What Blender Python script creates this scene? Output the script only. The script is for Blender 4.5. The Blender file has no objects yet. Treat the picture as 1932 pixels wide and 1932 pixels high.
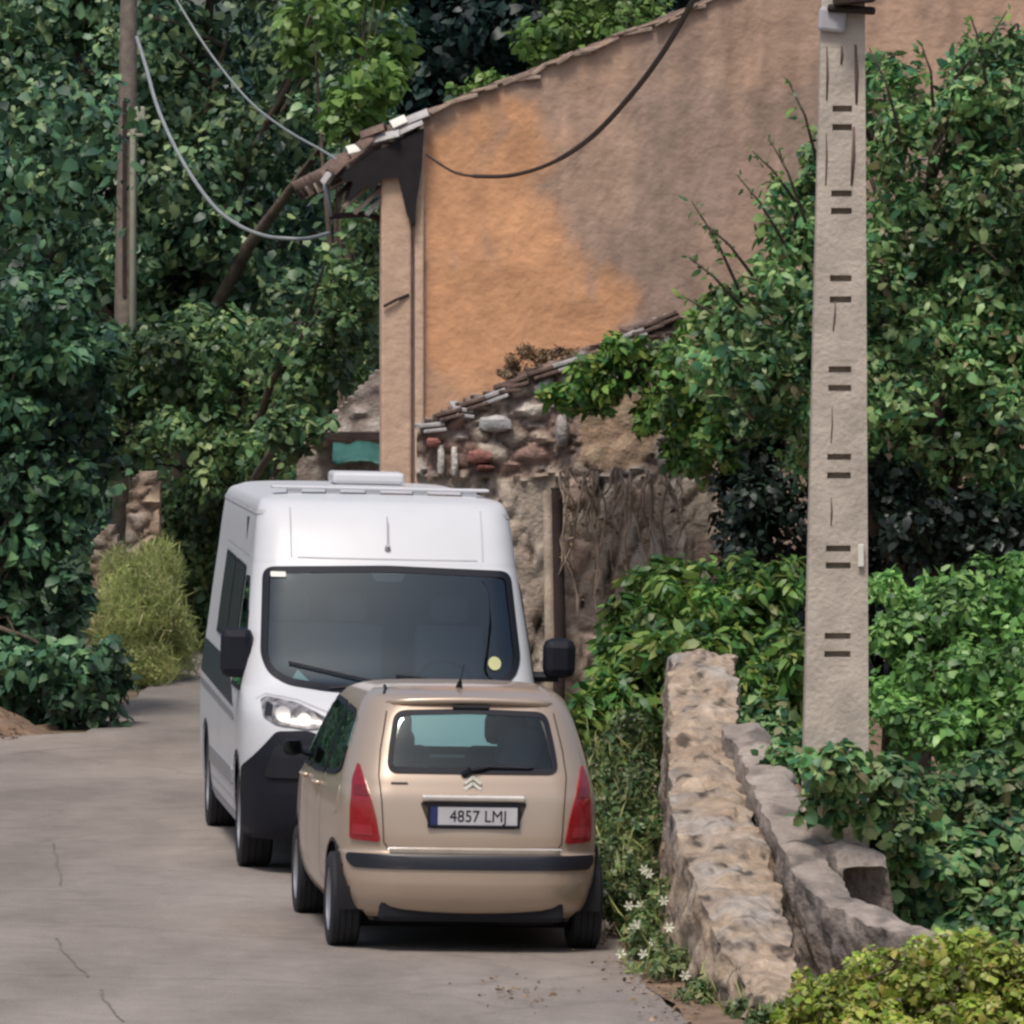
import bpy, bmesh, math, random
import numpy as np
from mathutils import Vector, Matrix, noise
random.seed(7); rng = np.random.default_rng(11)
R = math.radians
SC = bpy.context.scene
COL = SC.collection

# ------------------------------------------------------------------ camera, light, exposure
F, CU, VH, CZ = 14340.0, 966.0, 594.0, 3.8        # focal length in 1932-px units, picture centre, eye-level row, eye height
cam = bpy.data.cameras.new('camera'); camo = bpy.data.objects.new('camera', cam); COL.objects.link(camo)
camo.location = (0, 0, CZ); camo.rotation_euler = (R(90), 0, 0)
cam.sensor_width = 36; cam.lens = 36*F/1932; cam.shift_y = -(966-VH)/1932
cam.clip_start = 0.5; cam.clip_end = 2000
SC.camera = camo
SUN_EL, SUN_AZ = R(62), R(200)                     # azimuth clockwise from +Y: behind the camera, a little to the left
w = bpy.data.worlds.new('World'); SC.world = w; w.use_nodes = True
nt = w.node_tree; bg = nt.nodes['Background']
sky = nt.nodes.new('ShaderNodeTexSky'); sky.sky_type = 'NISHITA'; sky.sun_disc = False
sky.sun_elevation = SUN_EL; sky.sun_rotation = SUN_AZ; sky.dust_density = 4.0; sky.air_density = 1.0; sky.ozone_density = 1.0
nt.links.new(sky.outputs[0], bg.inputs[0]); bg.inputs[1].default_value = 0.115
sl = bpy.data.lights.new('sun', 'SUN'); sl.energy = 2.2; sl.angle = R(13); sl.color = (1, .95, .88)
so = bpy.data.objects.new('sun', sl); COL.objects.link(so)
sd = Vector((math.sin(SUN_AZ)*math.cos(SUN_EL), math.cos(SUN_AZ)*math.cos(SUN_EL), math.sin(SUN_EL)))
so.rotation_euler = sd.to_track_quat('Z', 'Y').to_euler(); so.location = sd*60
SC.view_settings.view_transform = 'Standard'; SC.view_settings.look = 'None'
SC.view_settings.exposure = 0.10; SC.view_settings.gamma = 1.0
SC.render.engine = 'CYCLES'; SC.cycles.max_bounces = 8; SC.cycles.transparent_max_bounces = 12
SC.cycles.filter_width = 2.6

# ------------------------------------------------------------------ helpers
def P(u, v, Y): return Vector(((u-CU)*Y/F, Y, CZ-(v-VH)*Y/F))
def gz(x, y=0): return -0.02*max(-3.5, min(1.6, x))
def srgb(r, g, b): return tuple(((c/255)/12.92 if c <= 10 else (((c/255)+.055)/1.055)**2.4) for c in (r, g, b))

def nmat(name):
    m = bpy.data.materials.new(name); m.use_nodes = True
    return m, m.node_tree, m.node_tree.nodes['Principled BSDF']
def node(t, kind, **kw):
    n = t.nodes.new('ShaderNode'+kind)
    for k, v in kw.items(): setattr(n, k, v)
    return n
def simple(name, col, rough=.6, metal=0.0, var=.12, scale=6.0, bump=0.0, bscale=40.0, coat=0.0, spec=.5):
    m, t, b = nmat(name)
    tc = node(t, 'TexCoord'); nz = node(t, 'TexNoise'); nz.inputs['Scale'].default_value = scale; nz.inputs['Detail'].default_value = 6
    t.links.new(tc.outputs['Object'], nz.inputs['Vector'])
    rp = node(t, 'ValToRGB')
    rp.color_ramp.elements[0].position = .3; rp.color_ramp.elements[1].position = .7
    rp.color_ramp.elements[0].color = tuple(c*(1-var) for c in col)+(1,); rp.color_ramp.elements[1].color = tuple(min(1, c*(1+var)) for c in col)+(1,)
    t.links.new(nz.outputs[0], rp.inputs[0]); t.links.new(rp.outputs[0], b.inputs['Base Color'])
    b.inputs['Roughness'].default_value = rough; b.inputs['Metallic'].default_value = metal
    b.inputs['Coat Weight'].default_value = coat; b.inputs['Coat Roughness'].default_value = .05; b.inputs['Specular IOR Level'].default_value = spec
    if bump:
        n2 = node(t, 'TexNoise'); n2.inputs['Scale'].default_value = bscale; n2.inputs['Detail'].default_value = 8
        t.links.new(tc.outputs['Object'], n2.inputs['Vector'])
        bp = node(t, 'Bump'); bp.inputs['Strength'].default_value = bump; bp.inputs['Distance'].default_value = .02
        t.links.new(n2.outputs[0], bp.inputs['Height']); t.links.new(bp.outputs[0], b.inputs['Normal'])
    return m
def attr_mat(name, rough=.9, bump=.6, bscale=30, var=.35):
    m, t, b = nmat(name)
    tc = node(t, 'TexCoord'); at = node(t, 'Attribute', attribute_name='col')
    nz = node(t, 'TexNoise'); nz.inputs['Scale'].default_value = bscale*.4; nz.inputs['Detail'].default_value = 8; nz.inputs['Roughness'].default_value = .65
    t.links.new(tc.outputs['Object'], nz.inputs['Vector'])
    mr = node(t, 'MapRange'); mr.inputs['From Min'].default_value = .3; mr.inputs['From Max'].default_value = .7
    mr.inputs['To Min'].default_value = 1-var; mr.inputs['To Max'].default_value = 1+var
    t.links.new(nz.outputs[0], mr.inputs['Value'])
    vm = node(t, 'VectorMath', operation='SCALE'); t.links.new(at.outputs['Color'], vm.inputs[0]); t.links.new(mr.outputs[0], vm.inputs['Scale'])
    t.links.new(vm.outputs[0], b.inputs['Base Color']); b.inputs['Roughness'].default_value = rough
    n2 = node(t, 'TexNoise'); n2.inputs['Scale'].default_value = bscale; n2.inputs['Detail'].default_value = 10
    t.links.new(tc.outputs['Object'], n2.inputs['Vector'])
    bp = node(t, 'Bump'); bp.inputs['Strength'].default_value = bump; bp.inputs['Distance'].default_value = .03
    t.links.new(n2.outputs[0], bp.inputs['Height']); t.links.new(bp.outputs[0], b.inputs['Normal'])
    return m
def leaf_mat(name, cols, rough=.45, trans=.22, clump=.9, cvar=.55):
    m, t, b = nmat(name); out = t.nodes['Material Output']
    ge = node(t, 'NewGeometry'); rp = node(t, 'ValToRGB'); cr = rp.color_ramp
    n = len(cols)
    while len(cr.elements) < n: cr.elements.new(.5)
    for i, c in enumerate(cols): cr.elements[i].position = c[0]; cr.elements[i].color = tuple(c[1])+(1,)
    t.links.new(ge.outputs['Random Per Island'], rp.inputs[0])
    tc = node(t, 'TexCoord'); nz = node(t, 'TexNoise'); nz.inputs['Scale'].default_value = clump; nz.inputs['Detail'].default_value = 3
    t.links.new(tc.outputs['Object'], nz.inputs['Vector'])
    mr = node(t, 'MapRange'); mr.inputs['From Min'].default_value = .35; mr.inputs['From Max'].default_value = .65
    mr.inputs['To Min'].default_value = 1-cvar; mr.inputs['To Max'].default_value = 1+cvar*.8
    t.links.new(nz.outputs[0], mr.inputs['Value'])
    vm = node(t, 'VectorMath', operation='SCALE'); t.links.new(rp.outputs[0], vm.inputs[0]); t.links.new(mr.outputs[0], vm.inputs['Scale'])
    t.links.new(vm.outputs[0], b.inputs['Base Color']); b.inputs['Roughness'].default_value = rough
    tr = node(t, 'BsdfTranslucent'); t.links.new(vm.outputs[0], tr.inputs['Color'])
    mx = node(t, 'MixShader'); mx.inputs[0].default_value = trans
    t.links.new(b.outputs[0], mx.inputs[1]); t.links.new(tr.outputs[0], mx.inputs[2]); t.links.new(mx.outputs[0], out.inputs[0])
    return m
def glass_mat(name, tint, gloss=.10, grough=.02, painted_haze=0.0, fcol=(.3, .55, .52)):
    m, t, b = nmat(name); out = t.nodes['Material Output']; t.nodes.remove(b)
    tp = node(t, 'BsdfTransparent'); tp.inputs[0].default_value = tuple(tint)+(1,)
    gl = node(t, 'BsdfGlossy'); gl.inputs['Roughness'].default_value = grough
    gl.inputs['Color'].default_value = (.78, .93, 1, 1)
    fr = node(t, 'Fresnel'); fr.inputs['IOR'].default_value = 1.45
    mr = node(t, 'MapRange'); mr.inputs['To Min'].default_value = gloss; mr.inputs['To Max'].default_value = 1
    t.links.new(fr.outputs[0], mr.inputs['Value'])
    mx = node(t, 'MixShader'); t.links.new(mr.outputs[0], mx.inputs[0]); t.links.new(tp.outputs[0], mx.inputs[1]); t.links.new(gl.outputs[0], mx.inputs[2])
    if painted_haze:                                         # translucent colour painted in for bright reflections in the glass
        df = node(t, 'BsdfTranslucent'); df.inputs[0].default_value = tuple(fcol)+(1,); m2 = node(t, 'MixShader'); m2.inputs[0].default_value = painted_haze
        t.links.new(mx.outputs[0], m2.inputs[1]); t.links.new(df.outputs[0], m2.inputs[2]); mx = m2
    t.links.new(mx.outputs[0], out.inputs[0])
    return m

def tag(o, label=None, cat=None, group=None, kind=None):
    if label: o['label'] = label
    if cat: o['category'] = cat
    if group: o['group'] = group
    if kind: o['kind'] = kind
    return o
def empty(name, loc, rot=(0, 0, 0), **kw):
    o = bpy.data.objects.new(name, None); COL.objects.link(o); o.location = loc; o.rotation_euler = rot
    o.empty_display_size = .2
    return tag(o, **kw)
class MB:
    def __init__(s): s.v = []; s.f = []; s.c = []
    def add(s, vs, fs, col=None):
        k = len(s.v); s.v += [tuple(p) for p in vs]; s.f += [tuple(i+k for i in f) for f in fs]
        if col is not None: s.c += [tuple(col)+(1,)]*len(vs) if not isinstance(col, list) else [tuple(c)+(1,) for c in col]
        return s
    def box(s, c, d, rot=None, col=None):
        vs = [Vector((sx*d[0]/2, sy*d[1]/2, sz*d[2]/2)) for sx in (-1, 1) for sy in (-1, 1) for sz in (-1, 1)]
        if rot is not None: vs = [rot @ p for p in vs]
        vs = [p+Vector(c) for p in vs]
        return s.add(vs, [(0, 1, 3, 2), (4, 6, 7, 5), (0, 4, 5, 1), (2, 3, 7, 6), (0, 2, 6, 4), (1, 5, 7, 3)], col)
    def tube(s, pts, rad, n=8, caps=True, col=None):
        pts = [Vector(p) for p in pts]; m = len(pts)
        if not hasattr(rad, '__len__'): rad = [rad]*m
        vs = []; up = Vector((0, 0, 1)); prev = None
        for i, p in enumerate(pts):
            d = (pts[min(i+1, m-1)]-pts[max(i-1, 0)]).normalized()
            a = prev if prev is not None else (Vector((1, 0, 0)) if abs(d.x) < .8 else Vector((0, 1, 0)))
            a = (a-d*a.dot(d)).normalized(); prev = a; b = d.cross(a)
            for k in range(n):
                t = 2*math.pi*k/n; vs.append(p+(a*math.cos(t)+b*math.sin(t))*rad[i])
        fs = [(i*n+k, i*n+(k+1) % n, (i+1)*n+(k+1) % n, (i+1)*n+k) for i in range(m-1) for k in range(n)]
        if caps: fs += [tuple(range(n))[::-1], tuple((m-1)*n+k for k in range(n))]
        return s.add(vs, fs, col)
    def build(s, name, m, parent=None, smooth=False, bevel=0, shade=None):
        me = bpy.data.meshes.new(name); me.from_pydata(s.v, [], s.f); me.update()
        if s.c and len(s.c) == len(s.v):
            a = me.color_attributes.new('col', 'FLOAT_COLOR', 'POINT'); a.data.foreach_set('color', np.array(s.c, dtype=np.float32).ravel())
        o = bpy.data.objects.new(name, me); COL.objects.link(o)
        for x in (m if isinstance(m, (list, tuple)) else [m]): me.materials.append(x)
        bm = bmesh.new(); bm.from_mesh(me); bmesh.ops.recalc_face_normals(bm, faces=bm.faces); bm.to_mesh(me); bm.free()
        if smooth:
            me.shade_smooth()
            if smooth is not True:
                me.set_sharp_from_angle(angle=R(smooth))
        if bevel:
            b = o.modifiers.new('b', 'BEVEL'); b.width = bevel; b.segments = 2; b.limit_method = 'ANGLE'; b.angle_limit = R(40)
        if parent: o.parent = parent
        return o
def inpoly(x, y, poly):
    c = False; n = len(poly); j = n-1
    for i in range(n):
        xi, yi = poly[i]; xj, yj = poly[j]
        if (yi > y) != (yj > y) and x < (xj-xi)*(y-yi)/(yj-yi)+xi: c = not c
        j = i
    return c
def pinterp(poly, t):          # piecewise linear
    xs = [p[0] for p in poly]; return np.interp(t, xs, [p[1] for p in poly])
def fbm(p, o=4): return noise.fractal(Vector(p), 1.0, 2.0, o)

# ------------------------------------------------------------------ materials
M = {}
def road_mat(name, c1, c2):
    m, t, b = nmat(name)
    tc = node(t, 'TexCoord')
    n1 = node(t, 'TexNoise'); n1.inputs['Scale'].default_value = .55; n1.inputs['Detail'].default_value = 7; n1.inputs['Roughness'].default_value = .6
    mp = node(t, 'Mapping'); mp.inputs['Scale'].default_value = (1.3, .45, 1)
    t.links.new(tc.outputs['Object'], mp.inputs[0]); t.links.new(mp.outputs[0], n1.inputs['Vector'])
    rp = node(t, 'ValToRGB'); rp.color_ramp.elements[0].position = .36; rp.color_ramp.elements[1].position = .64
    rp.color_ramp.elements[0].color = c1+(1,); rp.color_ramp.elements[1].color = c2+(1,)
    t.links.new(n1.outputs[0], rp.inputs[0])
    n2 = node(t, 'TexNoise'); n2.inputs['Scale'].default_value = 90; n2.inputs['Detail'].default_value = 4
    t.links.new(tc.outputs['Object'], n2.inputs['Vector'])
    mr = node(t, 'MapRange'); mr.inputs['From Min'].default_value = .3; mr.inputs['From Max'].default_value = .7; mr.inputs['To Min'].default_value = .78; mr.inputs['To Max'].default_value = 1.22
    t.links.new(n2.outputs[0], mr.inputs['Value'])
    n4 = node(t, 'TexNoise'); n4.inputs['Scale'].default_value = 4.5; n4.inputs['Detail'].default_value = 8; n4.inputs['Roughness'].default_value = .7
    t.links.new(tc.outputs['Object'], n4.inputs['Vector'])
    m4 = node(t, 'MapRange'); m4.inputs['From Min'].default_value = .3; m4.inputs['From Max'].default_value = .7; m4.inputs['To Min'].default_value = .88; m4.inputs['To Max'].default_value = 1.1
    t.links.new(n4.outputs[0], m4.inputs['Value'])
    # cracks: warped cell borders, only in places
    n3 = node(t, 'TexNoise'); n3.inputs['Scale'].default_value = 1.1; n3.inputs['Detail'].default_value = 6
    t.links.new(tc.outputs['Object'], n3.inputs['Vector'])
    ad = node(t, 'VectorMath', operation='MULTIPLY_ADD'); ad.inputs[1].default_value = (1.3, 1.3, 0)
    t.links.new(n3.outputs['Color'], ad.inputs[0]); t.links.new(tc.outputs['Object'], ad.inputs[2])
    vo = node(t, 'TexVoronoi', feature='DISTANCE_TO_EDGE'); vo.inputs['Scale'].default_value = .27
    t.links.new(ad.outputs[0], vo.inputs['Vector'])
    cm = node(t, 'MapRange'); cm.inputs['From Min'].default_value = .0; cm.inputs['From Max'].default_value = .018; cm.inputs['To Min'].default_value = .86; cm.inputs['To Max'].default_value = 1
    t.links.new(vo.outputs['Distance'], cm.inputs['Value'])
    mu = node(t, 'Math', operation='MULTIPLY'); t.links.new(mr.outputs[0], mu.inputs[0]); t.links.new(cm.outputs[0], mu.inputs[1]); m5 = node(t, 'Math', operation='MULTIPLY'); t.links.new(mu.outputs[0], m5.inputs[0]); t.links.new(m4.outputs[0], m5.inputs[1]); mu = m5
    vm = node(t, 'VectorMath', operation='SCALE'); t.links.new(rp.outputs[0], vm.inputs[0]); t.links.new(mu.outputs[0], vm.inputs['Scale'])
    t.links.new(vm.outputs[0], b.inputs['Base Color']); b.inputs['Roughness'].default_value = .9; b.inputs['Specular IOR Level'].default_value = .25
    bp = node(t, 'Bump'); bp.inputs['Strength'].default_value = .5; bp.inputs['Distance'].default_value = .01
    t.links.new(n2.outputs[0], bp.inputs['Height']); t.links.new(bp.outputs[0], b.inputs['Normal'])
    return m
M['road'] = road_mat('weathered_asphalt', (.20, .172, .152), (.305, .265, .235))
M['lane'] = road_mat('older_asphalt', (.19, .165, .148), (.27, .235, .21))
M['earth'] = simple('earth', (.13, .095, .06), .95, var=.4, scale=2.5, bump=.8, bscale=12)
M['soil'] = simple('dry_soil', (.20, .135, .09), .95, var=.35, scale=5, bump=.8, bscale=25)
M['hill'] = simple('hillside', (.035, .06, .03), .95, var=.5, scale=.5, bump=.8, bscale=3)
M['white'] = simple('white_paint', (.60, .605, .625), .42, var=.015, coat=.12)
M['beige'] = simple('beige_metallic', (.455, .355, .275), .34, metal=.35, var=.03, scale=200, coat=.55)
M['black'] = simple('black_plastic', (.007, .008, .015), .6, var=.1, spec=.3)
M['blackgloss'] = simple('black_trim', (.008, .009, .014), .4, var=.05)
M['rubber'] = simple('tyre_rubber', (.016, .017, .022), .8, var=.2, bump=.2)
M['under'] = simple('underbody', (.008, .008, .011), .95)
M['rim'] = simple('steel_rim', (.32, .32, .34), .4, metal=.6)
M['grey_cloth'] = simple('seat_cloth', (.055, .06, .07), .9, bump=.2)
M['pale_cloth'] = simple('van_seat_cloth', (.16, .18, .20), .9)
M['dash'] = simple('dashboard', (.03, .032, .038), .7)
M['shelf'] = simple('parcel_shelf', (.07, .075, .085), .8)
M['glass'] = glass_mat('tinted_glass', (.66, .74, .76), .02)
M['windshield_car'] = glass_mat('green_glass', (.48, .74, .70), .03, painted_haze=.55, fcol=(.45, .80, .74))
M['windshield_van'] = glass_mat('van_glass', (.55, .66, .70), .09, painted_haze=.09, fcol=(.4, .5, .55))
M['darkglass'] = glass_mat('dark_glass', (.05, .06, .08), .03)
M['red'] = simple('tail_lamp_red', (.26, .006, .012), .15, var=.15, scale=30, coat=.6)
M['redclear'] = simple('tail_lamp_clear', (.30, .02, .03), .15, coat=.6)
M['lampdark'] = simple('lamp_amber_red', (.16, .01, .008), .2, coat=.5)
M['chrome'] = simple('bright_strip', (.82, .77, .70), .22, metal=.7)
M['plate'] = simple('plate_white', (.50, .48, .50), .4)
M['plateblue'] = simple('plate_blue', (.02, .03, .12), .4)
M['lens'] = simple('lamp_lens', (.22, .21, .215), .3, metal=.2, var=.8, scale=16, coat=.3)
M['navy'] = simple('navy_stripe', (.02, .026, .045), .35)
M['silver'] = simple('silver_stripe', (.30, .31, .33), .4, metal=.3)
M['paper'] = simple('paper', (.75, .73, .66), .7)
M['card'] = simple('green_card', (.32, .48, .44), .7)
M['sticker'] = simple('yellow_sticker', (.45, .45, .22), .7)
M['seam'] = simple('panel_gap', (.05, .035, .025), .8)
M['seamw'] = simple('panel_gap_grey', (.43, .43, .45), .8)
M['concrete'] = simple('pole_concrete', (.46, .40, .335), .9, var=.2, scale=5, bump=.5, bscale=30)
M['recess'] = simple('pole_recess', (.13, .09, .075), .95)
M['wood'] = simple('weathered_wood', (.19, .155, .13), .9, var=.3, scale=9, bump=.5)
M['conduit'] = simple('grey_conduit', (.36, .35, .27), .7, var=.1)
M['darkwood'] = simple('dark_wood', (.035, .022, .018), .85, var=.4, bump=.3)
M['palewood'] = simple('pale_wood', (.46, .37, .29), .9, var=.3, scale=8, bump=.4)
M['cable'] = simple('black_cable', (.045, .028, .022), .7)
M['cablegrey'] = simple('grey_cable', (.24, .26, .26), .5)
M['stone'] = attr_mat('rubble_stone')
M['lime'] = attr_mat('lime_wall', bump=.9, bscale=18, var=.3)
M['stucco'] = attr_mat('ochre_stucco', bump=.45, bscale=14, var=.13)
M['tile'] = simple('roof_tile', (.15, .10, .08), .9, var=.5, scale=7, bump=.5)
M['tilegrey'] = simple('pale_tile', (.42, .40, .39), .9, var=.25, scale=9, bump=.4)
M['verge'] = simple('verge_mortar', (.31, .23, .18), .95, var=.45, scale=6, bump=.5)
M['shadewood'] = simple('shade_dark_wood', (.012, .009, .011), .9, var=.4, scale=8)
M['drystem'] = simple('dry_stem', (.34, .26, .20), .9, var=.5, scale=6)
M['tarp'] = simple('green_tarp', (.03, .115, .095), .6, var=.25, scale=3)
M['bark'] = simple('bark', (.10, .075, .055), .95, var=.4, bump=.9, bscale=20)
M['stem'] = simple('green_stem', (.11, .13, .06), .8)
def lr(*cs): return [(i/(len(cs)-1), c) for i, c in enumerate(cs)]
M['l_dark'] = leaf_mat('leaf_dark', lr((0.029, 0.075, 0.050), (0.051, 0.130, 0.069), (0.085, 0.200, 0.096), (0.187, 0.320, 0.136)), clump=1.0)
M['l_blue'] = leaf_mat('leaf_bluish', lr((0.010, 0.032, 0.031), (0.021, 0.055, 0.046), (0.037, 0.079, 0.060)), trans=.1)
M['l_shade'] = leaf_mat('leaf_shade', lr((.006, .012, .010), (.010, .022, .015), (.02, .04, .022)), trans=.05)  # leaf colour near black, with the deep shade under the laurel painted in
M['l_mid'] = leaf_mat('leaf_mid', lr((0.035, 0.092, 0.041), (0.079, 0.168, 0.065), (0.141, 0.243, 0.088), (0.263, 0.335, 0.122)))
M['l_tree'] = leaf_mat('leaf_tree', lr((0.032, 0.089, 0.054), (0.077, 0.165, 0.087), (0.138, 0.240, 0.116), (0.290, 0.375, 0.164)), clump=.7)
M['l_bright'] = leaf_mat('leaf_bright', lr((0.065, 0.140, 0.036), (0.128, 0.243, 0.053), (0.214, 0.318, 0.080)), trans=.3, cvar=.3)
M['l_right'] = leaf_mat('leaf_right', lr((0.027, 0.102, 0.048), (0.059, 0.173, 0.069), (0.109, 0.265, 0.086), (0.197, 0.345, 0.121), (0.256, 0.386, 0.138), (0.256, 0.386, 0.138), (.21, .16, .08)), clump=1.2)
M['l_bush'] = leaf_mat('leaf_bush', lr((0.065, 0.165, 0.048), (0.122, 0.277, 0.071), (0.196, 0.393, 0.095), (0.328, 0.532, 0.159)), clump=2, trans=.25)
M['l_vine'] = leaf_mat('leaf_vine', lr((0.029, 0.100, 0.025), (0.066, 0.180, 0.040), (0.122, 0.247, 0.049), (0.188, 0.304, 0.059), (0.244, 0.292, 0.069)), clump=2.4, trans=.25)
M['l_yellow'] = leaf_mat('leaf_yellow', lr((0.131, 0.231, 0.027), (0.269, 0.391, 0.052), (0.417, 0.513, 0.087), (0.378, 0.293, 0.069), (0.436, 0.520, 0.175)), clump=3, cvar=.45, trans=.3)
M['l_grass'] = leaf_mat('leaf_reed', lr((0.148, 0.216, 0.067), (0.271, 0.338, 0.101), (0.407, 0.459, 0.157), (0.518, 0.486, 0.224)), clump=1.5, cvar=.35, trans=.3)
M['l_weed'] = leaf_mat('leaf_weed', lr((0.031, 0.081, 0.029), (0.078, 0.146, 0.052), (0.156, 0.227, 0.074), (0.250, 0.244, 0.117)), clump=3)
M['petal'] = simple('white_petal', (.75, .75, .62), .7)
M['dry'] = leaf_mat('dry_leaf', lr((.16, .10, .05), (.24, .15, .08), (.32, .22, .12)), clump=3)

# ------------------------------------------------------------------ ground, roads, hills
def sheet(name, poly_fn, m, x0, x1, y0, y1, dx, dz, dy=None):
    mb = MB(); xs = np.arange(x0, x1+.001, dx); ys = np.arange(y0, y1+.001, dy or dx)
    vs = [(x, y, poly_fn(x, y)+dz) for y in ys for x in xs]; n = len(xs)
    fs = [(j*n+i, j*n+i+1, (j+1)*n+i+1, (j+1)*n+i) for j in range(len(ys)-1) for i in range(n-1)]
    mb.add(vs, fs); return mb.build(name, m, smooth=True)
def terr(x, y):
    h = gz(x)-.02
    far = max(0, y-88); h += min(far*.12, 14)*(.8+.3*fbm((x*.03, y*.03, 0), 2))
    side = max(0, abs(x-1)-14); h += min(side*.06, 4)
    return h
g = sheet('ground', terr, M['earth'], -80, 80, -10, 88, 1.0, -.004, 1.0); tag(g, kind='structure')
g = sheet('hillside', terr, M['hill'], -80, 80, 88, 260, 4.0, 0, 4.0); tag(g, kind='structure')
def strip_sheet(name, L, Rr, m, dz):      # left and right edge as (Y, X) tables
    mb = MB(); ys = np.arange(max(L[0][0], Rr[0][0]), min(L[-1][0], Rr[-1][0])+.01, .5); n = 40
    vs = []
    for y in ys:
        a = pinterp(L, y)+.06*fbm((0, y*.8, 3), 3); b = pinterp(Rr, y)+.05*fbm((5, y*1.1, 3), 3)
        for i in range(n+1):
            x = a+(b-a)*(i/n); vs.append((x, y, gz(x)+dz))
    fs = [(j*(n+1)+i, j*(n+1)+i+1, (j+1)*(n+1)+i+1, (j+1)*(n+1)+i) for j in range(len(ys)-1) for i in range(n)]
    mb.add(vs, fs); o = mb.build(name, m, smooth=True); tag(o, kind='structure'); return o
right_edge = [(20, 4.5), (30, 2.3), (38, 1.35), (40.7, .98), (43, .78), (46, .66), (50, .55), (56, .3), (62, 0), (75, -.6), (95, -2.2)]
strip_sheet('road', [(20, -22), (60, -22), (66.3, -21), (66.8, -5.6), (67.6, -3.9), (68, -3.6)], right_edge, M['road'], .006)
strip_sheet('lane', [(67.6, -3.8), (71, -3.72), (76, -3.66), (83, -3.5), (88, -3.6)], [(y, x-.0) for y, x in right_edge], M['lane'], .002)

q = MB()
for pts, wd in (([(100, 1610), (108, 1650), (118, 1690)], .030), ([(105, 1790), (130, 1825), (165, 1862)], .035), ([(190, 1885), (205, 1915), (230, 1945)], .035), ([(20, 1440), (130, 1428), (260, 1424)], .04)):
    W = []
    for (u, v) in pts: Y = F*CZ/(v-VH); W.append(Vector(((u-CU)*Y/F, Y, 0)))
    n_ = 36; P3 = [W[0].lerp(W[1], i/n_*2) if i < n_/2 else W[1].lerp(W[2], i/n_*2-1) for i in range(n_+1)]; vs = []
    for i, p in enumerate(P3):
        p = p+Vector((.02*fbm((p.x*4, p.y*2, 1), 4), .06*fbm((p.x*4, p.y*2, 6), 3), 0)); d = (P3[min(i+1, n_)]-P3[max(i-1, 0)]).normalized(); nn = Vector((-d.y, d.x, 0))*wd*.5*(.25+1.1*abs(math.sin(i*1.7)*fbm((i*.3, wd*90, 0), 3)))
        for sgn in (1, -1): a_ = p+nn*sgn; vs.append((a_.x, a_.y, gz(a_.x)+.010))
    q.add(vs, [(2*i, 2*i+1, 2*i+3, 2*i+2) for i in range(n_)])
tag(q.build('road_cracks', simple('crack_fill', (.17, .145, .13), .95, var=.3, scale=20)), kind='structure')

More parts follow.
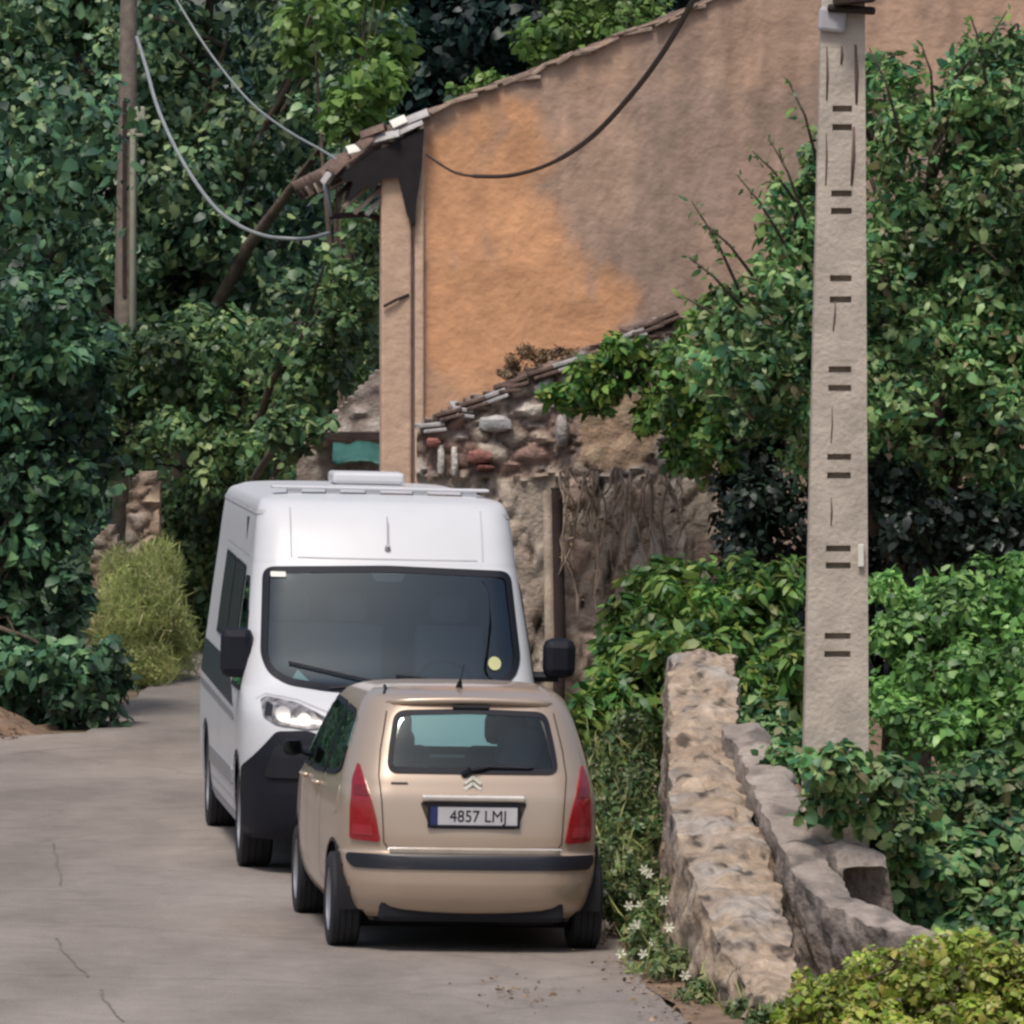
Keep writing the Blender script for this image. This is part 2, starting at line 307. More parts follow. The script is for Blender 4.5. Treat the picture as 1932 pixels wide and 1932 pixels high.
# ------------------------------------------------------------------ foliage tools
def nrm(a): return a/np.maximum(np.linalg.norm(a, axis=1, keepdims=True), 1e-9)
def Bp(u, v, Y, ru, rv, dm):            # a leaf mass given by the picture position of its middle and its reach
    c = P(u, v, Y); return (c.x, c.y, c.z, ru*Y/F, dm, rv*Y/F)
def leafmesh(name, blobs, count, size, m, parent, k=14, frac=.38, aspect=.55, upb=.5, jit=.6, fill=.10, droop=.5, grow=None, zmin=.02, sv=.35, pos=None, nor=None):
    count = int(count*2.3)
    if pos is None:
        B = np.array(blobs); wgt = (B[:, 3]*B[:, 5]+B[:, 3]*B[:, 4]); wgt = wgt/wgt.sum()
        idx = rng.choice(len(B), count, p=wgt)
        subc = []
        for b in B:
            d = nrm(rng.normal(size=(k, 3))); rr = rng.uniform(.45, .98, (k, 1)); subc.append(b[:3]+d*b[3:]*rr)
        subc = np.array(subc); sr = rng.uniform(.6, 1.3, (len(B), k))*frac
        si = rng.integers(0, k, count)
        c = subc[idx, si]; r = (sr[idx, si]*np.minimum(B[idx, 3], B[idx, 5]))[:, None]
        d = nrm(rng.normal(size=(count, 3)))
        pos = c+d*r*rng.uniform(.75, 1.12, (count, 1))
        f = rng.random(count) < fill
        dd = nrm(rng.normal(size=(count, 3)))*rng.random((count, 1))**.4
        pos = np.where(f[:, None], B[idx, :3]+dd*B[idx, 3:]*.95, pos)
        nor = nrm(d+np.array([0, 0, upb])+rng.normal(size=(count, 3))*jit)
        keep = pos[:, 2] > zmin; pos = pos[keep]; nor = nor[keep]
    n = len(pos)
    t = nrm(np.cross(nor, rng.normal(size=(n, 3))))
    g = np.array(grow if grow is not None else (0, 0, -droop))
    t = t+g; t = nrm(t-nor*(t*nor).sum(1, keepdims=True)); s = np.cross(nor, t)
    L = size*.66*np.clip(np.exp(rng.normal(size=(n, 1))*sv*.9), .35, 1.7); W = L*aspect*rng.uniform(.8, 1.2, (n, 1)); cur = rng.uniform(.05, .3, (n, 1))
    def pt(a, b, h): return pos+t*L*a+s*W*b*.5+nor*L*(h-cur*a*a)
    V = np.stack([pt(0, 0, 0), pt(.28, -1, .05), pt(.28, 1, .05), pt(.68, -.8, .05), pt(.68, .8, .05), pt(1, 0, 0)], 1).reshape(-1, 3)
    base = (np.arange(n)*6)[:, None]
    tri = np.concatenate([base+np.array([[0, 1, 2]]), base+np.array([[1, 3, 2]]), base+np.array([[2, 3, 4]]), base+np.array([[3, 5, 4]])], 1).reshape(-1)
    me = bpy.data.meshes.new(name)
    me.vertices.add(len(V)); me.vertices.foreach_set('co', V.astype(np.float32).ravel())
    me.loops.add(len(tri)); me.loops.foreach_set('vertex_index', tri.astype(np.int32))
    nf = len(tri)//3; me.polygons.add(nf); me.polygons.foreach_set('loop_start', np.arange(0, nf*3, 3, dtype=np.int32)); me.polygons.foreach_set('loop_total', np.full(nf, 3, dtype=np.int32))
    me.update(calc_edges=True); me.validate(); me.shade_smooth()
    me.materials.append(m); o = bpy.data.objects.new(name, me); COL.objects.link(o)
    if parent: o.parent = parent
    return o
def limbs(base, blobs, r0, name, parent, m='bark', wob=.25, n=6):
    mb = MB(); base = Vector(base); cen = Vector(np.array(blobs)[:, :3].mean(0))
    fork = base.lerp(cen, .45); fork.x = base.x+(fork.x-base.x)*.4; fork.y = base.y+(fork.y-base.y)*.4
    mb.tube([base-Vector((0, 0, .1)), base.lerp(fork, .5)+Vector((random.uniform(-wob, wob)*.4, 0, 0)), fork], [r0*1.25, r0, r0*.8], 10)
    for b in blobs:
        e = Vector(b[:3])+Vector((0, 0, b[5]*.3)); mid = fork.lerp(e, .5)+Vector((random.uniform(-wob, wob), random.uniform(-wob, wob), random.uniform(0, wob)))
        mb.tube([fork, fork.lerp(mid, .5), mid, mid.lerp(e, .6), e], [r0*.6, r0*.5, r0*.36, r0*.22, r0*.08], 7)
        for q in range(n):
            d = Vector(nrm(rng.normal(size=(1, 3)))[0]); tip = Vector(b[:3])+Vector((d.x*b[3], d.y*b[4], d.z*b[5]))*.85
            s0 = mid.lerp(e, random.random()); mb.tube([s0, s0.lerp(tip, .5)+Vector((0, 0, .08)), tip], [r0*.18, r0*.12, r0*.04], 5)
    return mb.build(name, M[m], parent, smooth=True)
def tree(name, label, cat, base, blobs, count, size, m, r0=.12, group=None, trunk='trunk', crown='crown', tm='bark', twigs=3, **kw):
    o = empty(name, base, label=label, cat=cat, group=group)
    c = leafmesh(crown, blobs, count, size, M[m], None, **kw); t = limbs(base, blobs, r0, trunk, None, tm, n=twigs)
    for x in (c, t): x.parent = o; x.matrix_parent_inverse = Matrix.Translation(base).inverted()
    return o
def adopt(child, root): child.parent = root; child.matrix_parent_inverse = root.matrix_basis.inverted(); return child

# ------------------------------------------------------------------ vehicle shells
class Shell:
    """A car body as stacked plan outlines. Columns: z, ya, yb, half width, corner a (rx, ry), crown a, corner b (rx, ry), crown b.
    End a is at small local y, end b at large local y."""
    def __init__(s, tab, taper=(0, 0), sub=6):
        T = np.array(tab, float); n = len(T); out = []
        for i in range(n-1):
            p0, p1, p2, p3 = T[max(i-1, 0)], T[i], T[i+1], T[min(i+2, n-1)]
            for k in range(sub):
                t = k/sub; q = .5*((2*p1)+(-p0+p2)*t+(2*p0-5*p1+4*p2-p3)*t*t+(-p0+3*p1-3*p2+p3)*t**3)
                lo, hi = np.minimum(p1, p2), np.maximum(p1, p2); q = np.clip(q, lo, hi); out.append(q)
        out.append(T[-1]); s.T = np.array(out); s.taper = taper
        s.z = s.T[:, 0]
    def at(s, z): return [float(np.interp(z, s.z, s.T[:, j])) for j in range(1, 10)]
    def w_at(s, y, z, row=None):
        ya, yb, w, *_ = row or s.at(z); ym = (s.T[0, 1]+s.T[0, 2])/2; hl = max((s.T[0, 2]-s.T[0, 1])/2, .1)
        q = (y-ym)/hl; return w*(1-(s.taper[0] if q < 0 else s.taper[1])*q*q)
    def end(s, x, z, e='a', row=None):
        ya, yb, w, rxa, rya, ca, rxb, ryb, cb = row or s.at(z)
        rx, ry, c, y0, sg = (rxa, rya, ca, ya, 1) if e == 'a' else (rxb, ryb, cb, yb, -1)
        w = s.w_at(y0+sg*ry, z, (ya, yb, w)); rx = min(rx, w*.95)
        y = c*(x/max(w, 1e-6))**2
        t = (abs(x)-(w-rx))/rx
        if t > 0: y += ry*(1-math.sqrt(max(0, 1-min(t, 1)**2)))
        return y0+sg*y
    def side(s, y, z):
        row = s.at(z); ya, yb, w, rxa, rya, ca, rxb, ryb, cb = row; W = s.w_at(y, z, row)
        for e, y0, rx, ry, c, sg in (('a', ya, rxa, rya, ca, 1), ('b', yb, rxb, ryb, cb, -1)):
            d = (y-y0)*sg-c
            if d < ry:
                t = 1-max(d, 0)/ry; return W-rx*(1-math.sqrt(max(0, 1-t*t)))
        return W
    def ring(s, row, nf=14, nc=7, ns=90):
        z = row[0]; r = [float(q) for q in row[1:]]
        ya, yb, w, rxa, rya, ca, rxb, ryb, cb = r; half = []
        wa = s.w_at(ya+rya, z, r); rx = min(rxa, wa*.95)
        for i in range(nf): x = (wa-rx)*i/nf; half.append((x, s.end(x, z, 'a', r)))
        for i in range(nc+1):
            th = math.pi/2*i/nc; x = wa-rx+rx*math.sin(th); half.append((x, ya+ca*(x/max(wa, 1e-6))**2+rya*(1-math.cos(th))))
        y0 = half[-1][1]; wb = s.w_at(yb-ryb, z, r); rxB = min(rxb, wb*.95); y1 = yb-cb-ryb
        for i in range(1, ns): y = y0+(y1-y0)*i/ns; half.append((s.w_at(y, z, r), y))
        for i in range(nc+1):
            th = math.pi/2*(1-i/nc); x = wb-rxB+rxB*math.sin(th); half.append((x, yb-cb*(x/max(wb, 1e-6))**2-ryb*(1-math.cos(th))))
        for i in range(1, nf+1): x = (wb-rxB)*(1-i/nf); half.append((x, s.end(x, z, 'b', r)))
        full = half+[(-x, y) for x, y in half[-2:0:-1]]
        return [(x, y, z) for x, y in full]
    def mesh(s, name, m, parent, keep, lower_mat=None):
        rings = [s.ring(r) for r in s.T]; n = len(rings[0]); mb = MB(); vs = [p for r in rings for p in r]; fs = []
        for j in range(len(rings)-1):
            for i in range(n):
                a, b, c, d = j*n+i, j*n+(i+1) % n, (j+1)*n+(i+1) % n, (j+1)*n+i
                cx = sum(vs[q][0] for q in (a, b, c, d))/4; cy = sum(vs[q][1] for q in (a, b, c, d))/4; cz = sum(vs[q][2] for q in (a, b, c, d))/4
                sec = 'side' if True else ''
                if keep(cx, cy, cz, s): fs.append((a, b, c, d))
        fs.append(tuple((len(rings)-1)*n+i for i in range(n)))
        mb.add(vs, fs); o = mb.build(name, m, parent, smooth=60)
        return o
    def pt(s, face, p, off):
        """face: 'a','b' take (x, z); 'l','r' take (y, z)"""
        if face in 'ab':
            e = .01; x, z = p; y = s.end(x, z, face); sg = -1 if face == 'a' else 1
            dx = (s.end(x+e, z, face)-s.end(x-e, z, face))/(2*e); dz = (s.end(x, z+e, face)-s.end(x, z-e, face))/(2*e)
            nn = Vector((-dx, 1, -dz)).normalized()*sg
            return Vector((x, y, z))+nn*off
        e = .02; y, z = p; x = s.side(y, z); dy = (s.side(y+e, z)-s.side(y-e, z))/(2*e); dz = (s.side(y, z+e)-s.side(y, z-e))/(2*e)
        nn = Vector((1, -dy, -dz)).normalized(); q = Vector((x, y, z))+nn*off
        if face == 'l': q.x = -q.x
        return q
    def patch(s, name, face, poly, m, parent, off=.004, rings=10, thick=0, inner=None, rad=.0, smooth=50):
        poly = rounded(poly, rad) if rad else resample(poly)
        n = len(poly); c = (sum(p[0] for p in poly)/n, sum(p[1] for p in poly)/n); mb = MB(); vs = []
        if inner is not None: scales = None
        if inner is not None:
            inn = inset(poly, inner); rows = [poly, [((a[0]+b[0])/2, (a[1]+b[1])/2) for a, b in zip(poly, inn)], inn]
        else: rows = [[(c[0]+(p[0]-c[0])*k/rings, c[1]+(p[1]-c[1])*k/rings) for p in poly] for k in range(rings, 0, -1)]
        for r in rows: vs += [s.pt(face, p, off) for p in r]
        fs = [(j*n+i, j*n+(i+1) % n, (j+1)*n+(i+1) % n, (j+1)*n+i) for j in range(len(rows)-1) for i in range(n)]
        if inner is None: vs.append(s.pt(face, c, off)); k = (len(rows)-1)*n; fs += [(k+i, k+(i+1) % n, len(vs)-1) for i in range(n)]
        if thick:                                   # skirt back to the body
            k = len(vs); vs += [s.pt(face, p, off-thick) for p in poly]; fs += [(i, (i+1) % n, k+(i+1) % n, k+i) for i in range(n)]
            if inner is not None:
                k2 = len(vs); vs += [s.pt(face, p, off-thick) for p in rows[-1]]; b = (len(rows)-1)*n; fs += [(b+i, b+(i+1) % n, k2+(i+1) % n, k2+i) for i in range(n)]
        mb.add(vs, fs); return mb.build(name, m, parent, smooth=smooth)
    def line(s, name, face, pts, wd, m, parent, off=.003, build=True, mb=None):
        pts = densify(pts, .04); mb = mb or MB(); vs = []
        for i, p in enumerate(pts):
            a = pts[max(i-1, 0)]; b = pts[min(i+1, len(pts)-1)]; d = Vector((b[0]-a[0], b[1]-a[1])); d.normalize(); q = Vector((-d.y, d.x))*wd/2
            vs += [s.pt(face, (p[0]+q.x, p[1]+q.y), off), s.pt(face, (p[0]-q.x, p[1]-q.y), off)]
        mb.add(vs, [(2*i, 2*i+1, 2*i+3, 2*i+2) for i in range(len(pts)-1)])
        return mb.build(name, m, parent, smooth=True) if build else mb
def densify(pts, step):
    out = []
    for a, b in zip(pts, pts[1:]):
        n = max(1, int(math.dist(a, b)/step))
        out += [(a[0]+(b[0]-a[0])*i/n, a[1]+(b[1]-a[1])*i/n) for i in range(n)]
    return out+[pts[-1]]
def resample(poly, n=96):
    P2 = poly+[poly[0]]; L = [0]
    for a, b in zip(P2, P2[1:]): L.append(L[-1]+math.dist(a, b))
    t = np.linspace(0, L[-1], n, endpoint=False); t = sorted(set(list(np.round(t, 5))+[round(x, 5) for x in L[:-1]]))
    return [(float(np.interp(q, L, [p[0] for p in P2])), float(np.interp(q, L, [p[1] for p in P2]))) for q in t]
def rounded(poly, r, k=6):
    out = []; n = len(poly)
    for i in range(n):
        a, b, c = Vector(poly[i-1]), Vector(poly[i]), Vector(poly[(i+1) % n]); d1 = (a-b); d2 = (c-b); q = min(r, d1.length*.45, d2.length*.45)
        p1 = b+d1.normalized()*q; p2 = b+d2.normalized()*q
        for j in range(k+1): t = j/k; out.append(tuple(p1*(1-t)**2+b*2*t*(1-t)+p2*t*t))
    return resample(out)
def inset(poly, d):
    n = len(poly); out = []; area = sum(poly[i][0]*poly[(i+1) % n][1]-poly[(i+1) % n][0]*poly[i][1] for i in range(n)); sg = 1 if area > 0 else -1
    for i in range(n):
        a = Vector(poly[i-1]); c = Vector(poly[(i+1) % n]); t = (c-a).normalized(); out.append((poly[i][0]-t.y*d*sg, poly[i][1]+t.x*d*sg))
    return out
def window(sh, name, face, poly, m, parent, border=.035, rad=.05, frame='black', off=.006, **kw):
    gl = sh.patch(name, face, poly, m, parent, off=off, rad=rad)
    fr = sh.patch('frame', face, rounded(poly, rad), M[frame], gl, off=off+.003, inner=border)
    return gl
def make_wheel(parent, x, y, r, wd, side, steer=0.0):
    def lathe(prof, n=40):
        vs = []; 
        for (a, rad) in prof:
            for k in range(n): t = 2*math.pi*k/n; vs.append((a*side, rad*math.cos(t), rad*math.sin(t)))
        fs = [(i*n+k, i*n+(k+1) % n, (i+1)*n+(k+1) % n, (i+1)*n+k) for i in range(len(prof)-1) for k in range(n)]
        return MB().add(vs, fs)
    h = wd/2; rr = r*.66
    rim = lathe([(h*.9, rr), (h*.7, rr*.96), (h*.55, rr*.85), (h*.62, rr*.5), (h*.75, rr*.22), (h*.8, .001)]).build('wheel', M['rim'], parent, smooth=40)
    rim.location = (x, y, r); rim.rotation_euler = (0, 0, steer)
    ty = lathe([(-h*.8, rr), (-h*.98, rr*1.15), (-h*.98, r*.9), (-h*.82, r*.985), (-h*.45, r), (-h*.43, r*.975), (-h*.38, r*.975), (-h*.36, r), (-h*.03, r), (0, r*.975), (h*.03, r), (h*.36, r), (h*.38, r*.975), (h*.43, r*.975), (h*.45, r), (h*.82, r*.985), (h*.98, r*.9), (h*.98, rr*1.15), (h*.9, rr)]).build('tyre', M['rubber'], rim, smooth=40)
    return rim
def well(parent, sh, x, y, r):
    mb = MB(); n = 20; vs = []
    for a in (abs(x)-.32, abs(x)+.0):
        for k in range(n+1): t = math.pi*(-.05+1.1*k/n); vs.append((math.copysign(a, x), y+r*math.cos(t), .3+r*math.sin(t)*1.0))
    fs = [(k, k+1, n+2+k, n+1+k) for k in range(n)]; fs.append(tuple(range(n+1)))
    mb.add(vs, fs); return mb.build('wheel_arch_liner', M['under'], parent, smooth=40)

# ------------------------------------------------------------------ the small car
CAR_YAW = R(6.2)
fx = lambda Y0, X0, yaw, back: (X0+math.sin(yaw)*back, Y0-math.cos(yaw)*back)
cx, cy = fx(45.62, -.300, CAR_YAW, .62)
car = empty('hatchback_car', (cx, cy, gz(cx)), (0, R(1.1), CAR_YAW), label='beige five door hatchback parked tail first in front of the white van', cat='car')
#      z     ya    yb    w    rxa  rya  ca   rxb  ryb  cb
ct = [(.21, .16, 3.70, .72, .25, .20, .06, .35, .35, .10),
      (.25, .09, 3.76, .76, .28, .24, .07, .38, .40, .10),
      (.32, .03, 3.83, .80, .32, .28, .08, .40, .45, .10),
      (.42, .00, 3.85, .825, .34, .30, .08, .42, .50, .10),
      (.50, .00, 3.85, .832, .34, .30, .08, .42, .50, .10),
      (.585, .02, 3.84, .835, .34, .30, .08, .42, .50, .12),
      (.605, .07, 3.83, .835, .32, .30, .08, .42, .50, .12),
      (.70, .075, 3.80, .835, .30, .30, .07, .42, .50, .14),
      (.82, .09, 3.72, .832, .28, .30, .06, .42, .50, .14),
      (.92, .11, 3.50, .822, .26, .30, .05, .40, .45, .14),
      (.99, .135, 3.15, .805, .25, .30, .05, .30, .35, .14),
      (1.05, .16, 2.95, .79, .24, .30, .05, .25, .30, .14),
      (1.15, .21, 2.78, .762, .24, .30, .05, .22, .28, .14),
      (1.28, .275, 2.56, .72, .23, .30, .05, .20, .26, .14),
      (1.40, .345, 2.34, .675, .23, .30, .05, .20, .26, .14),
      (1.47, .40, 2.20, .64, .23, .30, .05, .20, .26, .14),
      (1.505, .44, 2.10, .61, .23, .30, .05, .20, .26, .14),
      (1.530, .55, 1.98, .565, .24, .30, .05, .20, .26, .12),
      (1.548, .75, 1.85, .49, .24, .30, .05, .20, .26, .10),
      (1.558, .95, 1.7, .36, .2, .25, .04, .20, .2, .05),
      (1.562, 1.15, 1.5, .15, .1, .12, .02, .1, .1, .02)]
cs = Shell(ct, taper=(.10, .08))
rw = [(-.515, 1.065), (.515, 1.065), (.495, 1.22), (.455, 1.425), (0, 1.44), (-.455, 1.425), (-.495, 1.22)]
sd_r = [(.60, 1.06), (.80, 1.02), (1.18, 1.00), (1.18, 1.43), (.80, 1.415), (.66, 1.36)]
sd_m = [(1.24, 1.00), (1.98, .985), (1.98, 1.45), (1.24, 1.435)]
sd_f = [(2.05, .985), (2.86, .985), (2.62, 1.18), (2.36, 1.40), (2.20, 1.455), (2.05, 1.45)]
ws = [(-.70, 1.04), (.70, 1.04), (.56, 1.45), (-.56, 1.45)]
RA, FA, WR = .62, 3.08, .285
K_rw = inset(rounded(rw, .07), .018); K_sd = [inset(rounded(q, .05), .015) for q in (sd_r, sd_m, sd_f)]; K_ws = inset(rounded(ws, .07), .02)
def ckeep(x, y, z, s):
    if y < .9 and abs(x) < .56 and inpoly(x, z, K_rw): return False
    if abs(x) > .45 and y > .58 and any(inpoly(y, z, q) for q in K_sd): return False
    if y > 2.15 and z > .98 and abs(y-s.end(x, z, 'b')) < .08 and inpoly(x, z, K_ws): return False
    for ya in (RA, FA):
        if abs(x) > .5 and math.hypot(y-ya, z-WR) < .355: return False
    return True
cb = cs.mesh('body', M['beige'], car, ckeep)
window(cs, 'rear_window', 'a', rw, M['glass'], car, .032, .07)
for f in 'lr':
    for q in (sd_r, sd_m, sd_f): window(cs, 'side_window', f, q, M['darkglass'], car, .03, .05)
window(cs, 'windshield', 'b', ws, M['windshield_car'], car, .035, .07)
mb = MB(); mb.box((0, 1.9, .24), (1.15, 3.3, .12)); mb.box((0, .30, .27), (1.1, .40, .16)); mb.box((.35, .42, .22), (.34, .3, .12)); mb.box((0, .95, .21), (1.30, .8, .17)); mb.build('underbody', M['under'], car, bevel=.03)
for ya in (RA, FA):
    for sx in (-1, 1):
        well(car, cs, sx*.79, ya, .345)
        x_c = .725; make_wheel(car, sx*x_c, ya, WR, .185, sx, 0)
        f = 'l' if sx < 0 else 'r'
        arc = [(ya+.357*math.cos(t), WR+.357*math.sin(t)) for t in np.linspace(-.28, math.pi+.28, 40)]
        cs.line('arch_lip', f, arc, .022, M['seam'], car, .003)
# rear lamps
for sx in (-1, 1):
    tl = [(sx*.715, .67), (sx*.55, .66), (sx*.575, .80), (sx*.63, 1.00), (sx*.665, 1.12), (sx*.70, 1.02), (sx*.715, .85)]
    a = cs.patch('tail_lamp', 'a', tl, M['red'], car, .012, thick=.03, rad=.02)
    cs.patch('indicator_lens', 'a', [(sx*.695, .93), (sx*.61, .925), (sx*.628, .985), (sx*.692, .99)], M['lampdark'], a, .0155, rad=.01)
    cs.patch('reversing_lens', 'a', [(sx*.70, .70), (sx*.585, .695), (sx*.595, .755), (sx*.70, .76)], M['redclear'], a, .015, rad=.01)
cs.patch('bumper_strip', 'a', [(-.70, .505), (.70, .505), (.735, .545), (.735, .585), (-.735, .585), (-.735, .545)], M['blackgloss'], car, .009, thick=.02, rad=.02)
cs.patch('ledge_glint', 'a', [(-.50, .592), (.52, .592), (.52, .612), (-.50, .612)], M['chrome'], car, .035, thick=.05, rad=.008)  # bright strip painted on for the reflection along the bumper ledge
mb = MB()
cs.line('x', 'a', [(-.50, 1.42), (-.545, 1.2), (-.56, 1.05), (-.545, .9), (-.53, .66), (-.50, .618)], .007, None, None, .003, False, mb)
cs.line('x', 'a', [(.50, 1.42), (.545, 1.2), (.56, 1.05), (.545, .9), (.53, .66), (.50, .618)], .007, None, None, .003, False, mb)
cs.line('x', 'a', [(-.50, .632), (0, .628), (.50, .632)], .007, None, None, .003, False, mb)
for f in 'lr':
    for q in ([(1.21, .98), (1.21, .40), (1.00, .30)], [(2.02, .98), (2.02, .25)], [(2.92, .98), (2.96, .7), (2.9, .28)], [(1.0, .27), (2.9, .24)]):
        cs.line('x', f, q, .008, None, None, .003, False, mb)
mb.build('panel_seam', M['seam'], car)
h = MB(); h.box((0, 0, 0), (.62, .035, .04)); ho = h.build('tailgate_handle', M['chrome'], car, bevel=.014); ho.location = (0, cs.end(0, .925, 'a')-.012, .925)
cs.patch('plate_recess', 'a', [(-.32, .90), (.32, .90), (.26, .745), (-.26, .745)], M['seam'], car, .003, rad=.02)
pl = MB(); pl.box((0, 0, 0), (.52, .012, .112)); po = pl.build('number_plate', M['plate'], car, bevel=.004); py = cs.end(0, .82, 'a')-.016; po.location = (0, py, .822)
pb = MB(); pb.box((-.238, -.007, 0), (.042, .004, .108)); pb.build('country_band', M['plateblue'], po)
pf = MB()
for c_, d_ in (((0, .002, .062), (.55, .02, .014)), ((0, .002, -.063), (.55, .02, .016)), ((-.268, .002, 0), (.014, .02, .11)), ((.268, .002, 0), (.014, .02, .11))): pf.box(c_, d_)
pf.build('plate_frame', M['black'], po)
def text(body, size, loc, rot, m, parent, name, sx=1.0, ext=.001):
    c = bpy.data.curves.new(name, 'FONT'); c.body = body; c.size = size; c.extrude = ext; c.align_x = 'CENTER'; c.align_y = 'CENTER'
    o = bpy.data.objects.new(name, c); COL.objects.link(o); dg = bpy.context.evaluated_depsgraph_get(); me = bpy.data.meshes.new_from_object(o.evaluated_get(dg))
    bpy.data.objects.remove(o); o = bpy.data.objects.new(name, me); me.materials.clear(); me.materials.append(m); COL.objects.link(o); o.parent = parent
    o.location = loc; o.rotation_euler = rot; o.scale = (sx, 1, 1); return o
text('4857 LMJ', .098, (.025, -.0075, -.004), (R(90), 0, 0), M['black'], po, 'plate_characters', .92)
em = MB()
for dz in (.022, -.012):
    for sx in (-1, 1):
        ang = sx*R(38); em.box((sx*.024, 0, dz), (.064, .012, .018), Matrix.Rotation(ang, 3, 'Y'))
eo = em.build('badge', M['paper'], car); eo.location = (-.005, cs.end(0, 1.01, 'a')-.012, 1.008)
cs.patch('model_lettering', 'a', [(-.49, 1.0), (-.39, 1.0), (-.39, 1.012), (-.49, 1.012)], M['seam'], car, .004)
hb = MB(); hb.box((0, 0, 0), (.22, .035, .022)); o = hb.build('high_brake_lamp', M['blackgloss'], car, bevel=.006); o.location = (0, cs.end(0, 1.452, 'a')-.012, 1.452)
sp = MB()
for i in range(17):
    pass
# roof end spoiler edge
pts = [(x, cs.end(x, 1.485, 'a')-.03+.02*(x/.5)**2, 1.492-.02*(x/.5)**2) for x in np.linspace(-.5, .5, 21)]
sp.tube(pts, [.006]+[.022]*19+[.006], 8); sp.build('roof_spoiler', M['beige'], car, smooth=True)
an = MB(); an.tube([(-.03, .80, 1.55), (-.03, .72, 1.60)], [.022, .008], 8); an.tube([(-.03, .72, 1.60), (-.03, .52, 1.70)], .003, 6); an.build('roof_aerial', M['black'], car, smooth=40)
an = MB(); an.tube([(-.50, .60, 1.515), (-.475, .78, 1.540), (-.47, .9, 1.55)], .010, 6); an.build('roof_trim', M['black'], car)
an = MB(); an.tube([(.50, .60, 1.515), (.475, .78, 1.540), (.47, .9, 1.55)], .008, 6); an.build('roof_trim', M['beige'], car)
wp = MB(); a0 = cs.pt('a', (-.02, 1.075), .03); wp.tube([a0, cs.pt('a', (.10, 1.10), .02), cs.pt('a', (.33, 1.095), .018), cs.pt('a', (.36, 1.10), .016)], [.018, .009, .007, .005], 6); wp.tube([cs.pt('a', (-.06, 1.06), .0), cs.pt('a', (-.02, 1.075), .035)], .022, 8)
wp.build('rear_wiper', M['black'], car)
for sx in (-1, 1):
    q = MB(); q.tube([(sx*.74, 2.62, 1.02), (sx*.84, 2.60, 1.06)], .02, 6); o = q.build('door_mirror', M['black'], car)
    q = MB(); q.box((sx*.885, 2.60, 1.08), (.12, .10, .11)); o2 = q.build('mirror_housing', M['black'], o, bevel=.035); q = MB(); q.box((sx*.885, 2.547, 1.08), (.09, .006, .08)); q.build('mirror_glass', M['darkglass'], o2)
    for yy in (1.45, 2.25):
        q = MB(); f = 'l' if sx < 0 else 'r'; q.tube([cs.pt(f, (yy-.10, .93), .005), cs.pt(f, (yy-.05, .93), .035), cs.pt(f, (yy+.05, .93), .035), cs.pt(f, (yy+.10, .93), .005)], .014, 6); q.build('door_handle', M['beige'], car, smooth=True)
cs.patch('fuel_flap', 'l', [(.52, .80), (.70, .80), (.70, .97), (.52, .97)], M['beige'], car, .004, thick=.006, rad=.05)
# inside
mb = MB(); mb.box((0, .60, .99), (1.16, .55, .03)); mb.build('parcel_shelf', M['shelf'], car)
mb = MB(); mb.box((0, 2.72, .93), (1.35, .35, .20)); mb.tube([(-.36+.18*math.cos(t), 2.44, 1.0+.18*math.sin(t)) for t in np.linspace(0, 6.28, 20)], .014, 6, caps=False); mb.build('dashboard', M['dash'], car, bevel=.05)
def seat(parent, x, y, z0, h, hw, hr=True, m='grey_cloth', lean=.12, sgn=-1):
    q = MB(); q.box((x, y, z0+h/2), (hw*2, .13, h), Matrix.Rotation(-lean*sgn, 3, 'X'))
    q.box((x, y-sgn*.28, z0+.02), (hw*2, .5, .16)); o = q.build('seat', M[m], parent, bevel=.05)
    if hr: q = MB(); q.box((x, y+sgn*.05, z0+h+.11), (.27, .10, .20)); q.build('headrest', M[m], o, bevel=.05)
    return o
for x in (-.36, .36): seat(car, x, 1.75, .55, .60, .25)
for x in (-.42, .42): seat(car, x, .92, .56, .52, .24)
mb = MB(); mb.box((.33, .66, 1.20), (.26, .22, .30), Matrix.Rotation(.3, 3, 'Y')); mb.build('bag', M['shelf'], car, bevel=.07)
mb = MB(); mb.box((0, 1.9, .42), (1.4, 3.0, .04)); mb.build('cabin_floor', M['dash'], car)

# ------------------------------------------------------------------ the van
VAN_YAW = R(5.3)
van = empty('panel_van', (-.79, 51.0, gz(-.79)), (0, R(1.3), VAN_YAW), label='tall white high roof van facing the viewer with black bumper and mirrors', cat='van')
